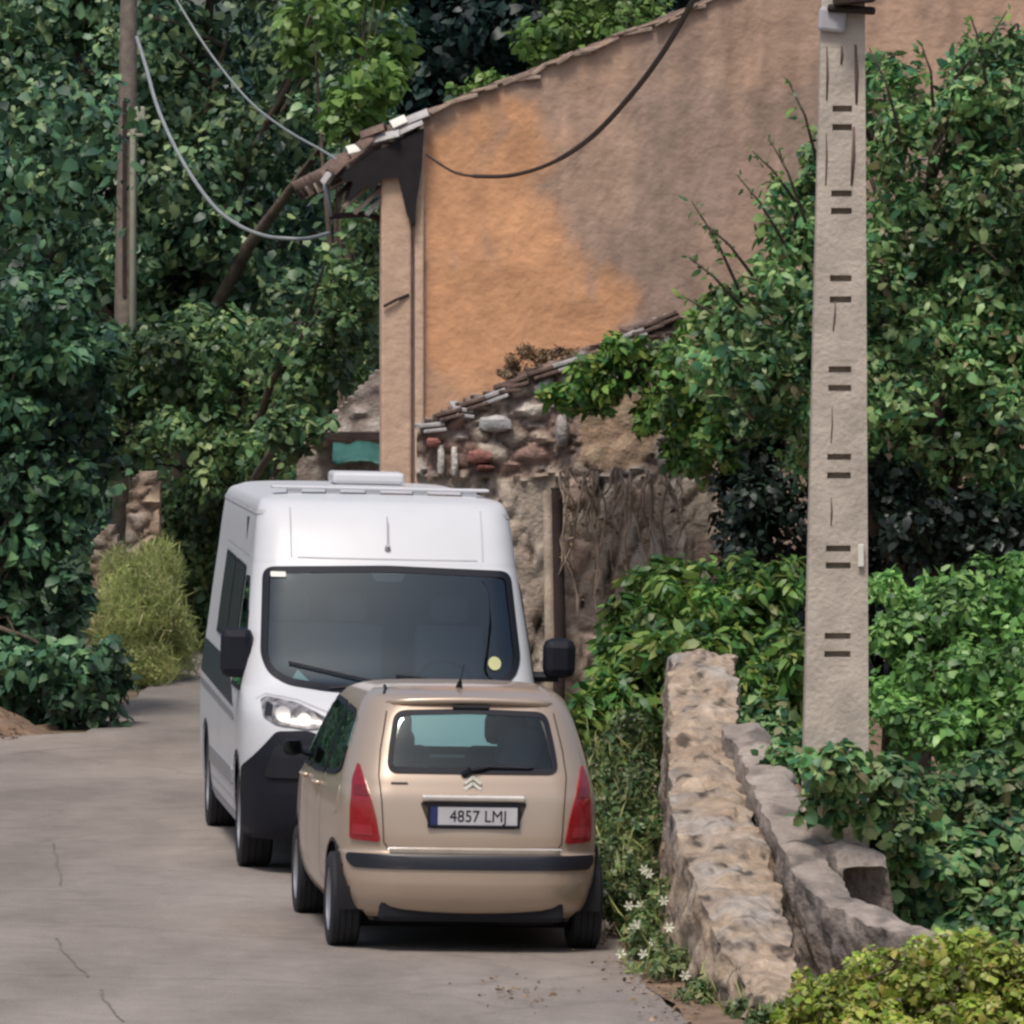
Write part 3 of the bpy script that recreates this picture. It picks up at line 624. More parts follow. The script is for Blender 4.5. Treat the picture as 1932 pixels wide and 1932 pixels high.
#      z    ya   yb    w     rxa  rya  ca   rxb  ryb  cb
vt = [(.24, .13, 5.88, .95, .28, .35, .10, .10, .10, .02),
      (.34, .05, 5.94, .99, .30, .40, .12, .10, .10, .02),
      (.55, .00, 5.98, 1.01, .30, .42, .14, .10, .10, .02),
      (.80, .00, 5.99, 1.02, .30, .42, .14, .10, .10, .02),
      (.98, .03, 5.99, 1.02, .30, .42, .14, .10, .10, .02),
      (1.08, .10, 5.99, 1.02, .28, .40, .13, .10, .10, .02),
      (1.16, .22, 5.985, 1.015, .26, .38, .12, .10, .10, .02),
      (1.22, .36, 5.98, 1.01, .24, .34, .12, .10, .10, .02),
      (1.28, .46, 5.98, 1.00, .22, .30, .12, .10, .10, .02),
      (1.50, .66, 5.97, .975, .20, .26, .12, .10, .10, .02),
      (1.78, .92, 5.95, .945, .18, .24, .11, .10, .10, .02),
      (2.03, 1.14, 5.93, .915, .17, .22, .10, .10, .10, .02),
      (2.10, 1.19, 5.92, .908, .17, .22, .10, .10, .10, .02),
      (2.28, 1.32, 5.90, .89, .17, .22, .10, .12, .12, .02),
      (2.40, 1.43, 5.88, .875, .17, .22, .10, .14, .14, .02),
      (2.455, 1.50, 5.86, .86, .17, .22, .10, .14, .14, .02),
      (2.49, 1.58, 5.82, .835, .18, .22, .10, .16, .16, .02),
      (2.510, 1.72, 5.74, .79, .2, .24, .10, .2, .2, .02),
      (2.53, 1.95, 5.7, .72, .2, .24, .10, .2, .2, .02),
      (2.545, 2.3, 5.5, .54, .2, .24, .10, .2, .2, .02),
      (2.555, 2.8, 5.1, .2, .1, .14, .05, .1, .1, .02)]
vs_ = Shell(vt, taper=(0, 0), sub=6)
vw = [(-.84, 1.335), (-.72, 1.262), (-.45, 1.225), (0, 1.21), (.45, 1.225), (.72, 1.262), (.84, 1.335), (.885, 1.45), (.85, 2.035), (0, 2.06), (-.85, 2.035), (-.885, 1.45)]
dw = [(.88, 1.20), (1.86, 1.20), (1.86, 1.96), (1.46, 1.96), (1.20, 1.76), (.92, 1.45)]
sw1 = [(2.02, 1.46), (3.16, 1.46), (3.16, 2.04), (2.02, 2.02)]
sw2 = [(3.26, 1.46), (4.50, 1.46), (4.50, 2.06), (3.26, 2.04)]
VF, VR, VWR = .95, 4.985, .34
K_vw = inset(rounded(vw, .07), .03); K_dw = inset(rounded(dw, .05), .02)
def vkeep(x, y, z, s):
    if y < 1.9 and z > 1.1 and abs(y-s.end(x, z, 'a')) < .09 and inpoly(x, z, K_vw): return False
    if abs(x) > .7 and y > .8 and y < 2 and inpoly(y, z, K_dw): return False
    for ya in (VF, VR):
        if abs(x) > .6 and math.hypot(y-ya, z-VWR) < .43: return False
    return True
vs_.mesh('body', M['white'], van, vkeep)
wsv = window(vs_, 'windshield', 'a', vw, M['windshield_van'], van, .045, .08)
for f in 'lr':
    window(vs_, 'door_window', f, dw, M['darkglass'], van, .03, .05)
for q in (sw1, sw2): window(vs_, 'side_window', 'l', q, M['blackgloss'], van, .03, .06)
vs_.patch('sun_sticker', 'a', [(-.80, 1.965), (-.70, 1.965), (-.70, 2.0), (-.80, 2.0)], M['paper'], wsv, .014, rad=.01)
vs_.patch('round_sticker', 'a', [(.70+.045*math.cos(t), 1.42+.045*math.sin(t)) for t in np.linspace(0, 6.28, 14)[:-1]], M['sticker'], wsv, .014)
vs_.patch('front_bumper', 'a', [(-.985, .25), (-.80, .245), (.80, .245), (.985, .25), (1.0, .50), (1.005, .72), (.90, .84), (.80, .965), (.60, .975), (.46, .93), (-.46, .93), (-.60, .975), (-.80, .965), (-.90, .84), (-1.005, .72), (-1.0, .50)], M['black'], van, .02, rings=14, thick=.05, rad=.03)
vs_.patch('bumper_step', 'a', [(-.86, .66), (-.50, .66), (-.44, .88), (-.80, .88)], M['blackgloss'], van, .035, thick=.03, rad=.04)
vs_.patch('bumper_step', 'a', [(.86, .66), (.50, .66), (.44, .88), (.80, .88)], M['blackgloss'], van, .035, thick=.03, rad=.04)
vs_.patch('lower_grille', 'a', [(-.42, .40), (.42, .40), (.46, .62), (-.46, .62)], M['blackgloss'], van, .03, thick=.02, rad=.04)
vs_.patch('grille', 'a', [(-.40, .955), (.40, .955), (.42, 1.06), (-.42, 1.06)], M['black'], van, .012, thick=.02, rad=.04)
for sx in (-1, 1):
    hl = [(sx*.90, 1.165), (sx*.86, 1.185), (sx*.66, 1.15), (sx*.47, 1.06), (sx*.45, 1.0), (sx*.60, .985), (sx*.80, 1.01), (sx*.885, 1.06)]
    a = vs_.patch('headlamp', 'a', hl, M['lens'], van, .012, thick=.02, rad=.02)
    for q, rr in ((sx*.76, .048), (sx*.62, .04)):
        vs_.patch('reflector', 'a', [(q+rr*math.cos(t), 1.075-(.03 if rr < .045 else 0)+rr*math.sin(t)) for t in np.linspace(0, 6.28, 16)[:-1]], M['chrome'], a, .016)
    vs_.patch('lamp_shade', 'a', [(sx*.875, 1.07), (sx*.86, 1.15), (sx*.82, 1.13), (sx*.83, 1.06)], M['blackgloss'], a, .0165, rad=.01)
    vs_.patch('lamp_shade', 'a', [(sx*.56, 1.10), (sx*.475, 1.055), (sx*.46, 1.02), (sx*.53, 1.06)], M['blackgloss'], a, .0165, rad=.01)
mb = MB()
for q in ([(-.93, 1.17), (-.86, 1.205), (-.66, 1.175), (-.46, 1.10), (0, 1.08), (.46, 1.10), (.66, 1.175), (.86, 1.205), (.93, 1.17)],): vs_.line('x', 'a', q, .010, None, None, .003, False, mb)
for x in (-.66, .66): vs_.line('x', 'a', [(x, 2.10), (x, 2.44)], .010, None, None, .003, False, mb)
vs_.line('x', 'a', [(-.62, 2.105), (.62, 2.105)], .008, None, None, .003, False, mb)
for f in 'lr':
    for q in ([(.90, 1.18), (.84, .9), (.90, .8)], [(1.92, 2.05), (1.92, .42)], [(3.21, 2.1), (3.21, .42)], [(1.92, 2.1), (4.6, 2.13)], [(4.55, 2.1), (4.56, .9)], [(1.5, .42), (4.5, .42)], [(1.70, 2.40), (1.90, 2.12)]):
        vs_.line('x', f, q, .012, None, None, .003, False, mb)
mb.build('panel_seam', M['seamw'], van)
for f in 'lr':
    vs_.line('roof_gutter', f, [(1.6, 2.40), (5.8, 2.42)], .028, M['seamw'], van, .006)
    vs_.patch('stripe', f, [(1.55, 1.06), (5.85, 1.12), (5.85, 1.36), (2.6, 1.33), (1.95, 1.2)], M['navy'], van, .004)
    vs_.patch('stripe', f, [(1.4, .97), (5.85, 1.02), (5.85, 1.07), (1.5, 1.015)], M['silver'], van, .004)
    vs_.patch('door_moulding', f, [(1.55, .52), (4.45, .52), (4.45, .64), (1.55, .64)], M['silver'], van, .012, thick=.02, rad=.02)
    vs_.patch('sill', f, [(1.42, .25), (4.5, .25), (4.5, .33), (1.42, .33)], M['seamw'], van, .006, rad=.01)
mb = MB(); mb.box((0, 3.0, .33), (1.4, 5.3, .14)); mb.box((0, .5, .32), (1.5, .5, .12)); mb.build('underbody', M['under'], van)
for ya in (VF, VR):
    for sx in (-1, 1):
        well(van, vs_, sx*.96, ya, .42); make_wheel(van, sx*.89, ya, VWR, .23, sx)
        f = 'l' if sx < 0 else 'r'
        vs_.line('arch_lip', f, [(ya+.435*math.cos(t), VWR+.435*math.sin(t)) for t in np.linspace(-.2, math.pi+.2, 40)], .05, M['black'], van, .008)
for sx in (-1, 1):
    q = MB(); mx = -1.04 if sx < 0 else 1.17; q.tube([(sx*.95, 1.0, 1.33), (sx*1.0, .95, 1.33), (mx, .93, 1.33)], .035, 8); o = q.build('door_mirror', M['black'], van)
    q = MB(); q.box((mx, .93, 1.46), (.22, .17, .34 if sx < 0 else .27)); q.build('mirror_housing', M['black'], o, bevel=.06)
    q = MB(); q.box((mx, 1.018, 1.46), (.18, .006, .22)); q.build('mirror_glass', M['darkglass'], o)
vs_.patch('mirror_mount', 'a', [(-.13, 2.035), (.13, 2.035), (.09, 1.955), (-.09, 1.955)], M['blackgloss'], wsv, .002, rad=.02)
for a, b in (((-.70, 1.275), (-.05, 1.262)), ((.02, 1.27), (.62, 1.30))):
    q = MB(); q.tube([vs_.pt('a', (a[0]*.6+b[0]*.4, 1.235), .015), vs_.pt('a', b, .03)], [.014, .010], 6)
    q.tube([vs_.pt('a', (x, np.interp(x, [a[0], b[0]], [1.40 if a[0] < -.1 else 1.33, 1.27])), .022) for x in np.linspace(a[0], b[0], 8)], .009, 6)
    q.build('wiper', M['black'], van)
q = MB(); q.tube([vs_.pt('a', (0, 2.17), .0), vs_.pt('a', (0, 2.18), .035)], [.022, .016], 8); q.tube([vs_.pt('a', (0, 2.18), .03), vs_.pt('a', (0, 2.36), .05)], .005, 6); q.build('roof_aerial', M['seamw'], van)
for yy in (2.05,):
    q = MB(); q.box((0, yy, 2.572), (1.52, .16, .022)); o = q.build('roof_bar', M['white'], van, bevel=.01)
    for x in (-.60, -.33, -.05, .28, .62):
        q = MB(); q.box((x, yy, 2.535), (.10, .12, .06)); q.build('bar_foot', M['white'], o)
q = MB(); q.box((.06, 4.2, 2.605), (.52, .55, .085)); o = q.build('roof_vent', M['white'], van, bevel=.025); q = MB(); q.box((.06, 4.2, 2.553), (.46, .50, .03)); q.build('vent_base', M['seamw'], o)
mb = MB(); mb.box((0, .98, 1.10), (1.70, .50, .22)); mb.build('dashboard', M['dash'], van, bevel=.06)
mb = MB(); mb.tube([(.42+.2*math.cos(t), 1.28+.07*math.sin(t), 1.24+.17*math.sin(t)) for t in np.linspace(0, 6.28, 22)], .014, 6, caps=False); mb.build('steering_wheel', M['black'], van)
for x in (-.62, -.22, .48): seat(van, x, 1.75, .98, .66, .24, sgn=1, m='pale_cloth')
mb = MB(); mb.box((0, 2.45, 1.35), (1.80, .03, 2.0)); mb.build('bulkhead', M['dash'], van)
mb = MB(); mb.box((0, 1.5, .70), (1.8, 1.9, .04)); mb.build('cab_floor', M['dash'], van)
mb = MB(); mb.add([(-.70, .80, 1.235), (-.50, .78, 1.235), (-.62, .93, 1.35)], [(0, 1, 2)]); mb.add([(-.70, .805, 1.235), (-.50, .785, 1.235), (-.62, .935, 1.35)], [(0, 2, 1)]); mb.build('dashboard_card', M['card'], van)

# ------------------------------------------------------------------ walls
def hsh(p): 
    q = math.sin(p[0]*127.1+p[1]*311.7+p[2]*74.7)*43758.5453; return q-math.floor(q)
def stones(p, sx, sz, palette, mortar, seed=0.0, k=3.2):
    q = Vector((p[0]*sx+seed, p[1]*sx, p[2]*sz)); q += Vector((fbm(q*.8, 2), 0, fbm(q*.8+Vector((9, 0, 0)), 2)))*.35
    d, pp = noise.voronoi(q); e = min(1.0, max(0.0, (d[1]-d[0])*k)); h = hsh(pp[0]); h2 = hsh(pp[0]*1.7+Vector((3, 1, 2)))
    c = palette[int(h*len(palette)) % len(palette)]; b = .75+.5*h2
    col = tuple(mortar[i]*(1-e)+c[i]*b*e for i in range(3)); return col, e*(.55+.45*h2)
def slab(name, poly, Y, thick, m, parent, res=.03, disp=.06, colfn=None, back=True, yfn=None):
    """a standing wall with this outline (picture outline carried to distance Y), real thickness and a rough face"""
    W = [(P(u, v, Y).x, P(u, v, Y).z) for u, v in poly]
    x0, x1 = min(p[0] for p in W), max(p[0] for p in W); z0, z1 = min(p[1] for p in W), max(p[1] for p in W)
    nx, nz = int((x1-x0)/res)+2, int((z1-z0)/res)+2; mb = MB(); idx = {}; vs = []; cs_ = []; fs = []; edges = {}
    def vid(i, j, bk):
        key = (i, j, bk)
        if key not in idx:
            x, z = x0+i*res, z0+j*res; yy = Y+(yfn(x, z) if yfn else 0)
            col, h = colfn(x, yy, z) if colfn else ((.3, .3, .3), 0)
            jx = .35*res*fbm((x*9, z*9, 1), 2); jz = .35*res*fbm((x*9, z*9, 5), 2)
            y = yy+thick if bk else yy-h*disp
            idx[key] = len(vs); vs.append((x+jx, y, z+jz)); cs_.append(col)
        return idx[key]
    cells = set((i, j) for i in range(nx) for j in range(nz) if inpoly(x0+(i+.5)*res, z0+(j+.5)*res, W))
    for (i, j) in cells:
        fs.append((vid(i, j, 0), vid(i+1, j, 0), vid(i+1, j+1, 0), vid(i, j+1, 0)))
        fs.append((vid(i, j, 1), vid(i, j+1, 1), vid(i+1, j+1, 1), vid(i+1, j, 1)))
        for (di, dj, a, b) in ((0, -1, (i, j), (i+1, j)), (1, 0, (i+1, j), (i+1, j+1)), (0, 1, (i+1, j+1), (i, j+1)), (-1, 0, (i, j+1), (i, j))):
            if (i+di, j+dj) not in cells: fs.append((vid(*a, 0), vid(*a, 1), vid(*b, 1), vid(*b, 0)))
    mb.add(vs, fs, cs_); return mb.build(name, m, parent, smooth=50)

pal_grey = [(.34, .28, .23), (.40, .34, .28), (.48, .43, .38), (.31, .25, .21), (.38, .30, .24), (.45, .38, .31), (.36, .265, .22)]
pal_tan = [(.40, .30, .21), (.34, .25, .18), (.45, .35, .26), (.30, .22, .16), (.38, .27, .19)]
ROOT = {}
def world(o, root): return adopt(o, root)

# the ochre house: its gable faces the viewer, turned 4 degrees so the long side shows as a strip on the left
HY = 62.0; HX = P(788, 0, HY).x; HT = R(4.0)
house = empty('ochre_house', (HX, HY, 0), (0, 0, HT), label='old ochre rendered house with stained gable and broken tiled eave', cat='house')
def hz(v, Y=HY): return CZ-(v-VH)*Y/F
def hu(v_or_u): return (v_or_u-788)*HY/F
EAVE = hz(222); SL = .396
gab = lambda x: EAVE+.02+SL*min(x, 9.4-x)+.035*fbm((x*3, 0, 2), 3)
ochre, ochre2, greyb, tanb = (.66, .345, .18), (.60, .37, .23), (.335, .238, .185), (.47, .305, .215)
opoly = [(780, 245), (815, 225), (840, 205), (925, 190), (1005, 198), (1045, 235), (1052, 270), (1025, 315), (1010, 345), (1060, 395), (1075, 445), (1120, 480), (1150, 515), (1175, 560), (1185, 650), (1190, 900), (780, 900)]
def gcol(x, z):
    u = 788+x*F/HY; v = VH-(z-CZ)*F/HY
    uu = u+46*fbm((x*2.0, z*2.0, 0), 5); vv = v+40*fbm((x*2.0, z*2.0, 7), 5)
    ins = sum(inpoly(uu+a, vv+b, opoly) for a, b in ((0, 0), (14, 5), (-14, -5), (5, 14), (-5, -14), (30, 0), (-30, 0), (0, 30), (0, -30)))/9
    n = fbm((x*1.1, z*.55, 3), 4)
    t = min(1, max(0, .05+.9*n+(.18 if u > 1360 else 0)+(.5 if v < 165 and u > 1100 else 0)))
    out = [greyb[i]*(1-t)+tanb[i]*t for i in range(3)]
    run = fbm((x*6, z*.5, 11), 3); crk = max(0, 1-abs(fbm((x*1.7, z*1.3, 21), 5))*16); out = [c*(1+.30*run+.16*fbm((x*9, z*9, 31), 3)-.22*crk) for c in out]
    o_ = [ochre[i]*(1+.10*n)*(1-.3*max(0, fbm((x*3, z*3, 5), 4)))*(1+.05*fbm((x*12, z*5, 3), 2)) for i in range(3)]; bl = max(0, min(.5, (fbm((x*2.5, z*1.2, 41), 4)-.25)*2)); o_ = [a*(1-bl)+b*bl for a, b in zip(o_, out)]
    if x < .07: o_ = [.64, .43, .30]
    if z < hz(700) : o_ = [a*.75+b*.25 for a, b in zip(o_, ochre2)]
    return tuple(o_[i]*ins+out[i]*(1-ins) for i in range(3))
mb = MB(); xs = np.arange(0, 9.41, .05); nz_ = 110; vs = []; cs2 = []
for x in xs:
    top = gab(x)
    for j in range(nz_+1):
        z = top*j/nz_; vs.append((x, .02*fbm((x*1.5, z*1.5, 0), 4), z)); cs2.append(gcol(x, z))
n1 = nz_+1; fs = [(i*n1+j, (i+1)*n1+j, (i+1)*n1+j+1, i*n1+j+1) for i in range(len(xs)-1) for j in range(nz_)]
k = len(vs); vs += [(x, .45, gab(x)) for x in xs]; cs2 += [greyb]*len(xs); fs += [(i*n1+nz_, (i+1)*n1+nz_, k+i+1, k+i) for i in range(len(xs)-1)]
mb.add(vs, fs, cs2); mb.build('gable_wall', M['stucco'], house, smooth=40)
mb = MB(); LEN = 5.4; vs = []; cs2 = []
for i in range(55):
    for j in range(60):
        y = LEN*i/54; z = (EAVE-.25)*j/59; vs.append((.015*fbm((y*2, z*2, 9), 3), y, z)); n_ = fbm((y, z*.8, 4), 3); cs2.append(tuple(c*(1+.12*n_) for c in (.56, .385, .275)))
mb.add(vs, [(i*60+j, i*60+j+1, (i+1)*60+j+1, (i+1)*60+j) for i in range(54) for j in range(59)], cs2)
mb.build('side_wall', M['stucco'], house, smooth=True)
mb = MB(); mb.box((4.7, LEN+.1, EAVE/2), (9.4, .2, EAVE), col=tanb); mb.box((9.3, LEN/2, EAVE/2), (.2, LEN-.6, EAVE-.02), col=tanb); mb.build('rear_wall', M['stucco'], house)
# roof of barrel tiles: each slope one corrugated sheet with thickness
def tiles(name, x0, z0, x1, z1, y0, y1, parent, m, amp=.04, pitch=.2, th=.05, sag=.0):
    mb = MB(); ny = int((y1-y0)/(pitch/8)); nx = max(4, int(abs(x1-x0)/.08)); vs = []
    L = math.hypot(x1-x0, z1-z0); nx_, nz2 = -(z1-z0)/L, (x1-x0)/L
    if nz2 < 0: nx_, nz2 = -nx_, -nz2
    for s_ in (0, 1):
        for i in range(nx+1):
            t = i/nx; step = -.03*((t*L/.38) % 1)
            for j in range(ny+1):
                y = y0+(y1-y0)*j/ny; o_ = (abs(math.sin(math.pi*(y-y0)/pitch))*amp*2+step+.012*fbm((t*5, y*3, 2), 2)) if s_ == 0 else -th
                zz = z0+(z1-z0)*t-sag*math.sin(math.pi*t); vs.append((x0+(x1-x0)*t+nx_*o_, y, zz+nz2*o_))
    n = ny+1; N = n*(nx+1); fs = []
    for i in range(nx):
        for j in range(ny):
            a = i*n+j; fs.append((a, a+1, a+n+1, a+n)); fs.append((N+a, N+a+n, N+a+n+1, N+a+1))
    for j in range(ny): fs.append((j, N+j, N+j+1, j+1)); b = nx*n+j; fs.append((b, b+1, N+b+1, N+b))
    for i in range(nx): fs.append((i*n, (i+1)*n, N+(i+1)*n, N+i*n)); b = i*n+ny; fs.append((b, N+b, N+b+n, b+n))
    mb.add(vs, fs); return mb.build(name, m, parent, smooth=45)
tiles('roof', .02, EAVE-.03, 4.7, EAVE-.03+SL*4.68, .30, LEN+.3, house, M['tile'])
tiles('roof', 9.6, EAVE-.11, 4.72, EAVE-.03+SL*4.68, .30, LEN+.3, house, M['tile'])
ev = tiles('eave', -.76, hz(338), -.0, hz(232), -.05, LEN+.3, house, M['tile'], th=.04)
for k_ in range(11):
    y = .05+k_*.52; q = MB(); a = Vector((-.72+random.uniform(-.05, .05), y, hz(338)-.05)); b = Vector((.0, y, hz(238)-.09)); d = (b-a)
    q.box((a+b)/2, (d.length, .07, .09), Matrix.Rotation(-math.atan2(d.z, d.x), 3, 'Y')); q.build('rafter', M['darkwood'] if k_ % 3 else M['palewood'], ev)
q = MB(); q.box((-.36, 2.7, hz(285)-.075), (.80, 5.5, .02), Matrix.Rotation(-math.atan2(hz(232)-hz(338), .76), 3, 'Y')); q.build('eave_boarding', M['darkwood'], ev)
# loose tiles on the near edge of the eave
for (u, v, ln, tl, mm) in ((770, 243, .20, -.35, 'tilegrey'), (722, 262, .24, -.3, 'tilegrey'), (668, 283, .10, -.2, 'paper'), (752, 232, .10, -.5, 'paper'), (640, 310, .16, -.75, 'tile'), (690, 268, .12, -.6, 'tile'), (625, 330, .12, -.9, 'tilegrey'), (790, 222, .14, -.3, 'tilegrey'), (705, 250, .16, -.4, 'tile')):
    q = MB(); vs = []
    for s_ in (0, .018):
        for i in (0, 1):
            for j in range(7): t = math.pi*j/6; vs.append(((i-.5)*ln*1.3, -(.075-s_)*math.cos(t), (.065-s_)*math.sin(t)))
    fs = [(j, j+1, 8+j, 7+j) for j in range(6)]+[(14+j, 21+j, 22+j, 15+j) for j in range(6)]+[(j, 14+j, 15+j, j+1) for j in range(6)]+[(7+j, 8+j, 22+j, 21+j) for j in range(6)]
    q.add(vs, fs); o = q.build('loose_tile', M[mm], ev, smooth=40); o.location = (hu(u), -.12, hz(v)-.02); o.rotation_euler = (0, tl+random.uniform(-.1, .1), random.uniform(-.4, .4))
q = MB(); q.tube([(hu(612), -.02, hz(340)), (hu(618), .0, hz(372)), (hu(624), .02, hz(408))], .022, 6); q.build('gutter_stub', M['cablegrey'], house, smooth=True)
q = MB(); q.tube([(hu(622), .1, hz(408)), (hu(690), .1, hz(404)), (hu(716), .15, hz(412)), (hu(722), .3, hz(425))], .028, 6); q.build('gutter_bracket', M['darkwood'], house, smooth=True)
q = MB(); q.box((hu(764), -.03, (hz(345)+hz(428))/2), (.09, .08, hz(345)-hz(428)), Matrix.Rotation(-.07, 3, 'Y')); q.build('eave_brace', M['darkwood'], house, bevel=.01)
bpts = [(632, 336), (700, 290), (798, 244), (794, 315), (784, 380), (779, 428), (766, 405), (750, 335), (722, 338), (700, 360), (690, 350), (655, 380), (664, 345)]
q = MB(); nb = len(bpts); q.add([(hu(u), -.17, hz(v)) for u, v in bpts]+[(hu(u), .5, hz(v)+.03) for u, v in bpts], [tuple(range(nb)), tuple(range(nb, 2*nb))[::-1]]+[(i, (i+1) % nb, nb+(i+1) % nb, nb+i) for i in range(nb)]); q.build('eave_shade_boards', M['shadewood'], ev)  # near-black boards added to paint in the shade under the eave
for (u0, v0, u1, v1, mm) in ((648, 392, 700, 345, 'palewood'), (668, 402, 722, 352, 'palewood'), (634, 372, 676, 330, 'darkwood'), (690, 405, 735, 360, 'tilegrey')):
    q = MB(); q.tube([(hu(u0), -.06, hz(v0)), (hu(u1), .05, hz(v1))], .022, 4); q.build('broken_lath', M[mm], ev)
q = MB(); q.tube([(hu(775.5), -.075, .0), (hu(776), -.075, EAVE-.7)], .011, 8); q.build('wall_pipe', M['tile'], house)
# the rendered pier beside the pipe, proud of the long wall
q = MB(); q.box((hu(746.5), .05, (EAVE-.22)/2), (.245, .30, EAVE-.22), col=(.56, .385, .275)); q.build('corner_pier', M['stucco'], house, bevel=.02)
q = MB(); q.box((hu(790), -.02, (EAVE-.2)/2), (.075, .12, EAVE-.25), col=(.60, .42, .30)); q.build('corner_bead', M['stucco'], house, bevel=.015)
q = MB(); q.tube([(hu(722), -.13, hz(578)), (hu(745), -.13, hz(566)), (hu(770), -.10, hz(556))], .014, 6); q.build('wall_clip', M['darkwood'], house)
# ragged verge of mortar and tiles on the gable
q = MB()
for i in range(46):
    x = .1+i*.10; q.box((x, .10+random.uniform(-.03, .03), gab(x)+random.uniform(-.035, .012)), (random.uniform(.10, .26), .30, random.uniform(.015, .04)), Matrix.Rotation(-math.atan(SL)+random.uniform(-.25, .25), 3, 'Y'))
q.build('verge_tiles', M['verge'], house, bevel=.01)

# rubble wall in front of the house, its broken top climbing to the right
def rub(x, y, z):
    u = CU+x*F/y; v = VH-(z-CZ)*F/y
    if inpoly(u+15*fbm((x*4, z*4, 0), 3), v+12*fbm((x*4, z*4, 2), 3), [(1085, 745), (1240, 720), (1250, 800), (1215, 880), (1150, 895), (1095, 870)]):
        c, h = stones((x, 0, z), 5, 4, pal_tan, (.36, .25, .17), 4); return c, .3+.3*h
    if v < 905:
        c, h = stones((x, 0, z), 4.6, 7.5, pal_grey+[(.45, .42, .39), (.33, .21, .17)], (.17, .115, .095), 1); return c, h
    c, h = stones((x, 0, z), 7.5, 3.6, pal_grey, (.36, .30, .24), 2, 4)
    g_ = max(0, fbm((x*7, z*2.2, 3), 4)-.34)*2.6; 
    return tuple(a*(1-min(.85, g_)) for a in c), h*.7-g_*.6
rw_ = empty('rubble_wall', P(1080, 1517, 59), label='crumbling rubble stone wall below the ochre gable, its top stepped with tiles', cat='wall')
wall_poly = [(786, 1518), (786, 812), (800, 790), (838, 775), (880, 752), (930, 735), (960, 712), (1010, 690), (1060, 676), (1110, 655), (1170, 635), (1225, 605), (1275, 590), (1330, 640), (1345, 760), (1330, 860), (1345, 905), (1352, 960), (1372, 1010), (1378, 1100), (1350, 1120), (1368, 1518)]
adopt(slab('masonry', wall_poly, 59, .5, M['stone'], None, res=.03, disp=.09, colfn=rub), rw_)
for i, (u, v, ln, a) in enumerate([(810, 802, .20, -.1), (850, 777, .22, -.25), (892, 757, .2, -.3), (935, 742, .24, -.35), (975, 718, .2, -.3), (1020, 700, .25, -.3), (1065, 684, .2, -.3), (1110, 664, .2, -.3), (1150, 648, .2, -.2), (1190, 630, .22, -.4), (1222, 610, .22, -.35), (1255, 597, .2, -.4), (870, 768, .16, .1), (1205, 622, .2, -.2), (955, 730, .2, -.1)]):
    q = MB(); q.box((0, 0, 0), (ln, .50, .035)); q.box((.02, -.03, -.045), (ln*.9, .48, .03)); o = q.build('coping_tile', M['tile'] if i % 3 else M['tilegrey'], None, bevel=.01)
    p = P(u, v, 58.95); o.location = p+Vector((0, .2, 0)); o.rotation_euler = (random.uniform(-.1, .1), a, random.uniform(-.2, .2)); bpy.context.view_layer.update(); adopt(o, rw_)
for (u, v, sx_, sz_, c) in ((905, 862, .2, .09, (.27, .12, .10)), (915, 882, .15, .04, (.15, .06, .05)), (818, 835, .12, .06, (.27, .11, .09)), (832, 868, .06, .2, (.5, .46, .42)), (858, 872, .06, .2, (.52, .48, .43)), (935, 800, .26, .1, (.42, .41, .40)), (1060, 815, .11, .2, (.33, .30, .28))):
    q = MB(); vs = []; p0 = P(u, v, 58.93)
    for i in range(9):
        for j in range(12):
            th = math.pi*i/8; ph = 2*math.pi*j/12; d = Vector((math.sin(th)*math.cos(ph), math.sin(th)*math.sin(ph), math.cos(th))); d = Vector([math.copysign(abs(c_)**.7, c_) for c_ in d])*(1+.25*fbm(d*1.5+p0, 3))
            vs.append(p0+Vector((d.x*sx_*.5, d.y*.09, d.z*sz_*.6)))
    q.add(vs, [(i*12+j, i*12+(j+1) % 12, (i+1)*12+(j+1) % 12, (i+1)*12+j) for i in range(8) for j in range(12)], c); adopt(q.build('set_stone', M['stone'], None, smooth=40), rw_)
# timber posts standing against it
for i, (u, w_, v0, mm, lab) in enumerate(((1036, .085, 925, 'palewood', 'slender pale timber post against the rubble wall, nearest the white van roof'), (1052, .10, 920, 'darkwood', 'dark rotten timber post right beside the pale post at the rubble wall'))):
    q = MB(); p = P(u, v0, 58.75); z_ = p.z; q.tube([(p.x-.03, 58.75, -.02), (p.x+.01, 58.73, z_*.5), (p.x-.01, 58.75, z_)], [w_*.62, w_*.55, w_*.5], 7)
    o = q.build('timber_post', M[mm], None, smooth=60); tag(o, lab, 'post', 'timber posts against the rubble wall')

# dry creeper stems hanging over its face
dc = empty('dry_creeper', P(1120, 900, 58.7), label='dry brown creeper stems hanging down the rubble wall', cat='dead creeper')
q = MB(); lp = []
for i in range(30):
    u = random.uniform(1062, 1290); v0 = 880+abs(random.gauss(0, 18)); p = P(u, v0, 58.72); n_ = 9; ln = random.uniform(.35, 1.15); pts = []
    for k_ in range(n_): t = k_/(n_-1); pts.append(p+Vector((.09*fbm((i*3.1, t*2, 0), 2)+.03*math.sin(t*5+i), -.09*math.sin(math.pi*min(1, t*1.4))-.02-.05*random.random(), -ln*t)))
    q.tube(pts, [.012*(1-.7*k_/(n_-1)) for k_ in range(n_)], 4); lp += pts[1::2]
adopt(q.build('stem', M['drystem'], None), dc)
lp = np.repeat(np.array([tuple(a) for a in lp]), 3, 0)+rng.normal(size=(len(lp)*3, 3))*.03
adopt(leafmesh('dry_leaves', None, 0, .06, M['dry'], None, pos=lp, nor=nrm(rng.normal(size=lp.shape)), aspect=.35, droop=1.2), dc)

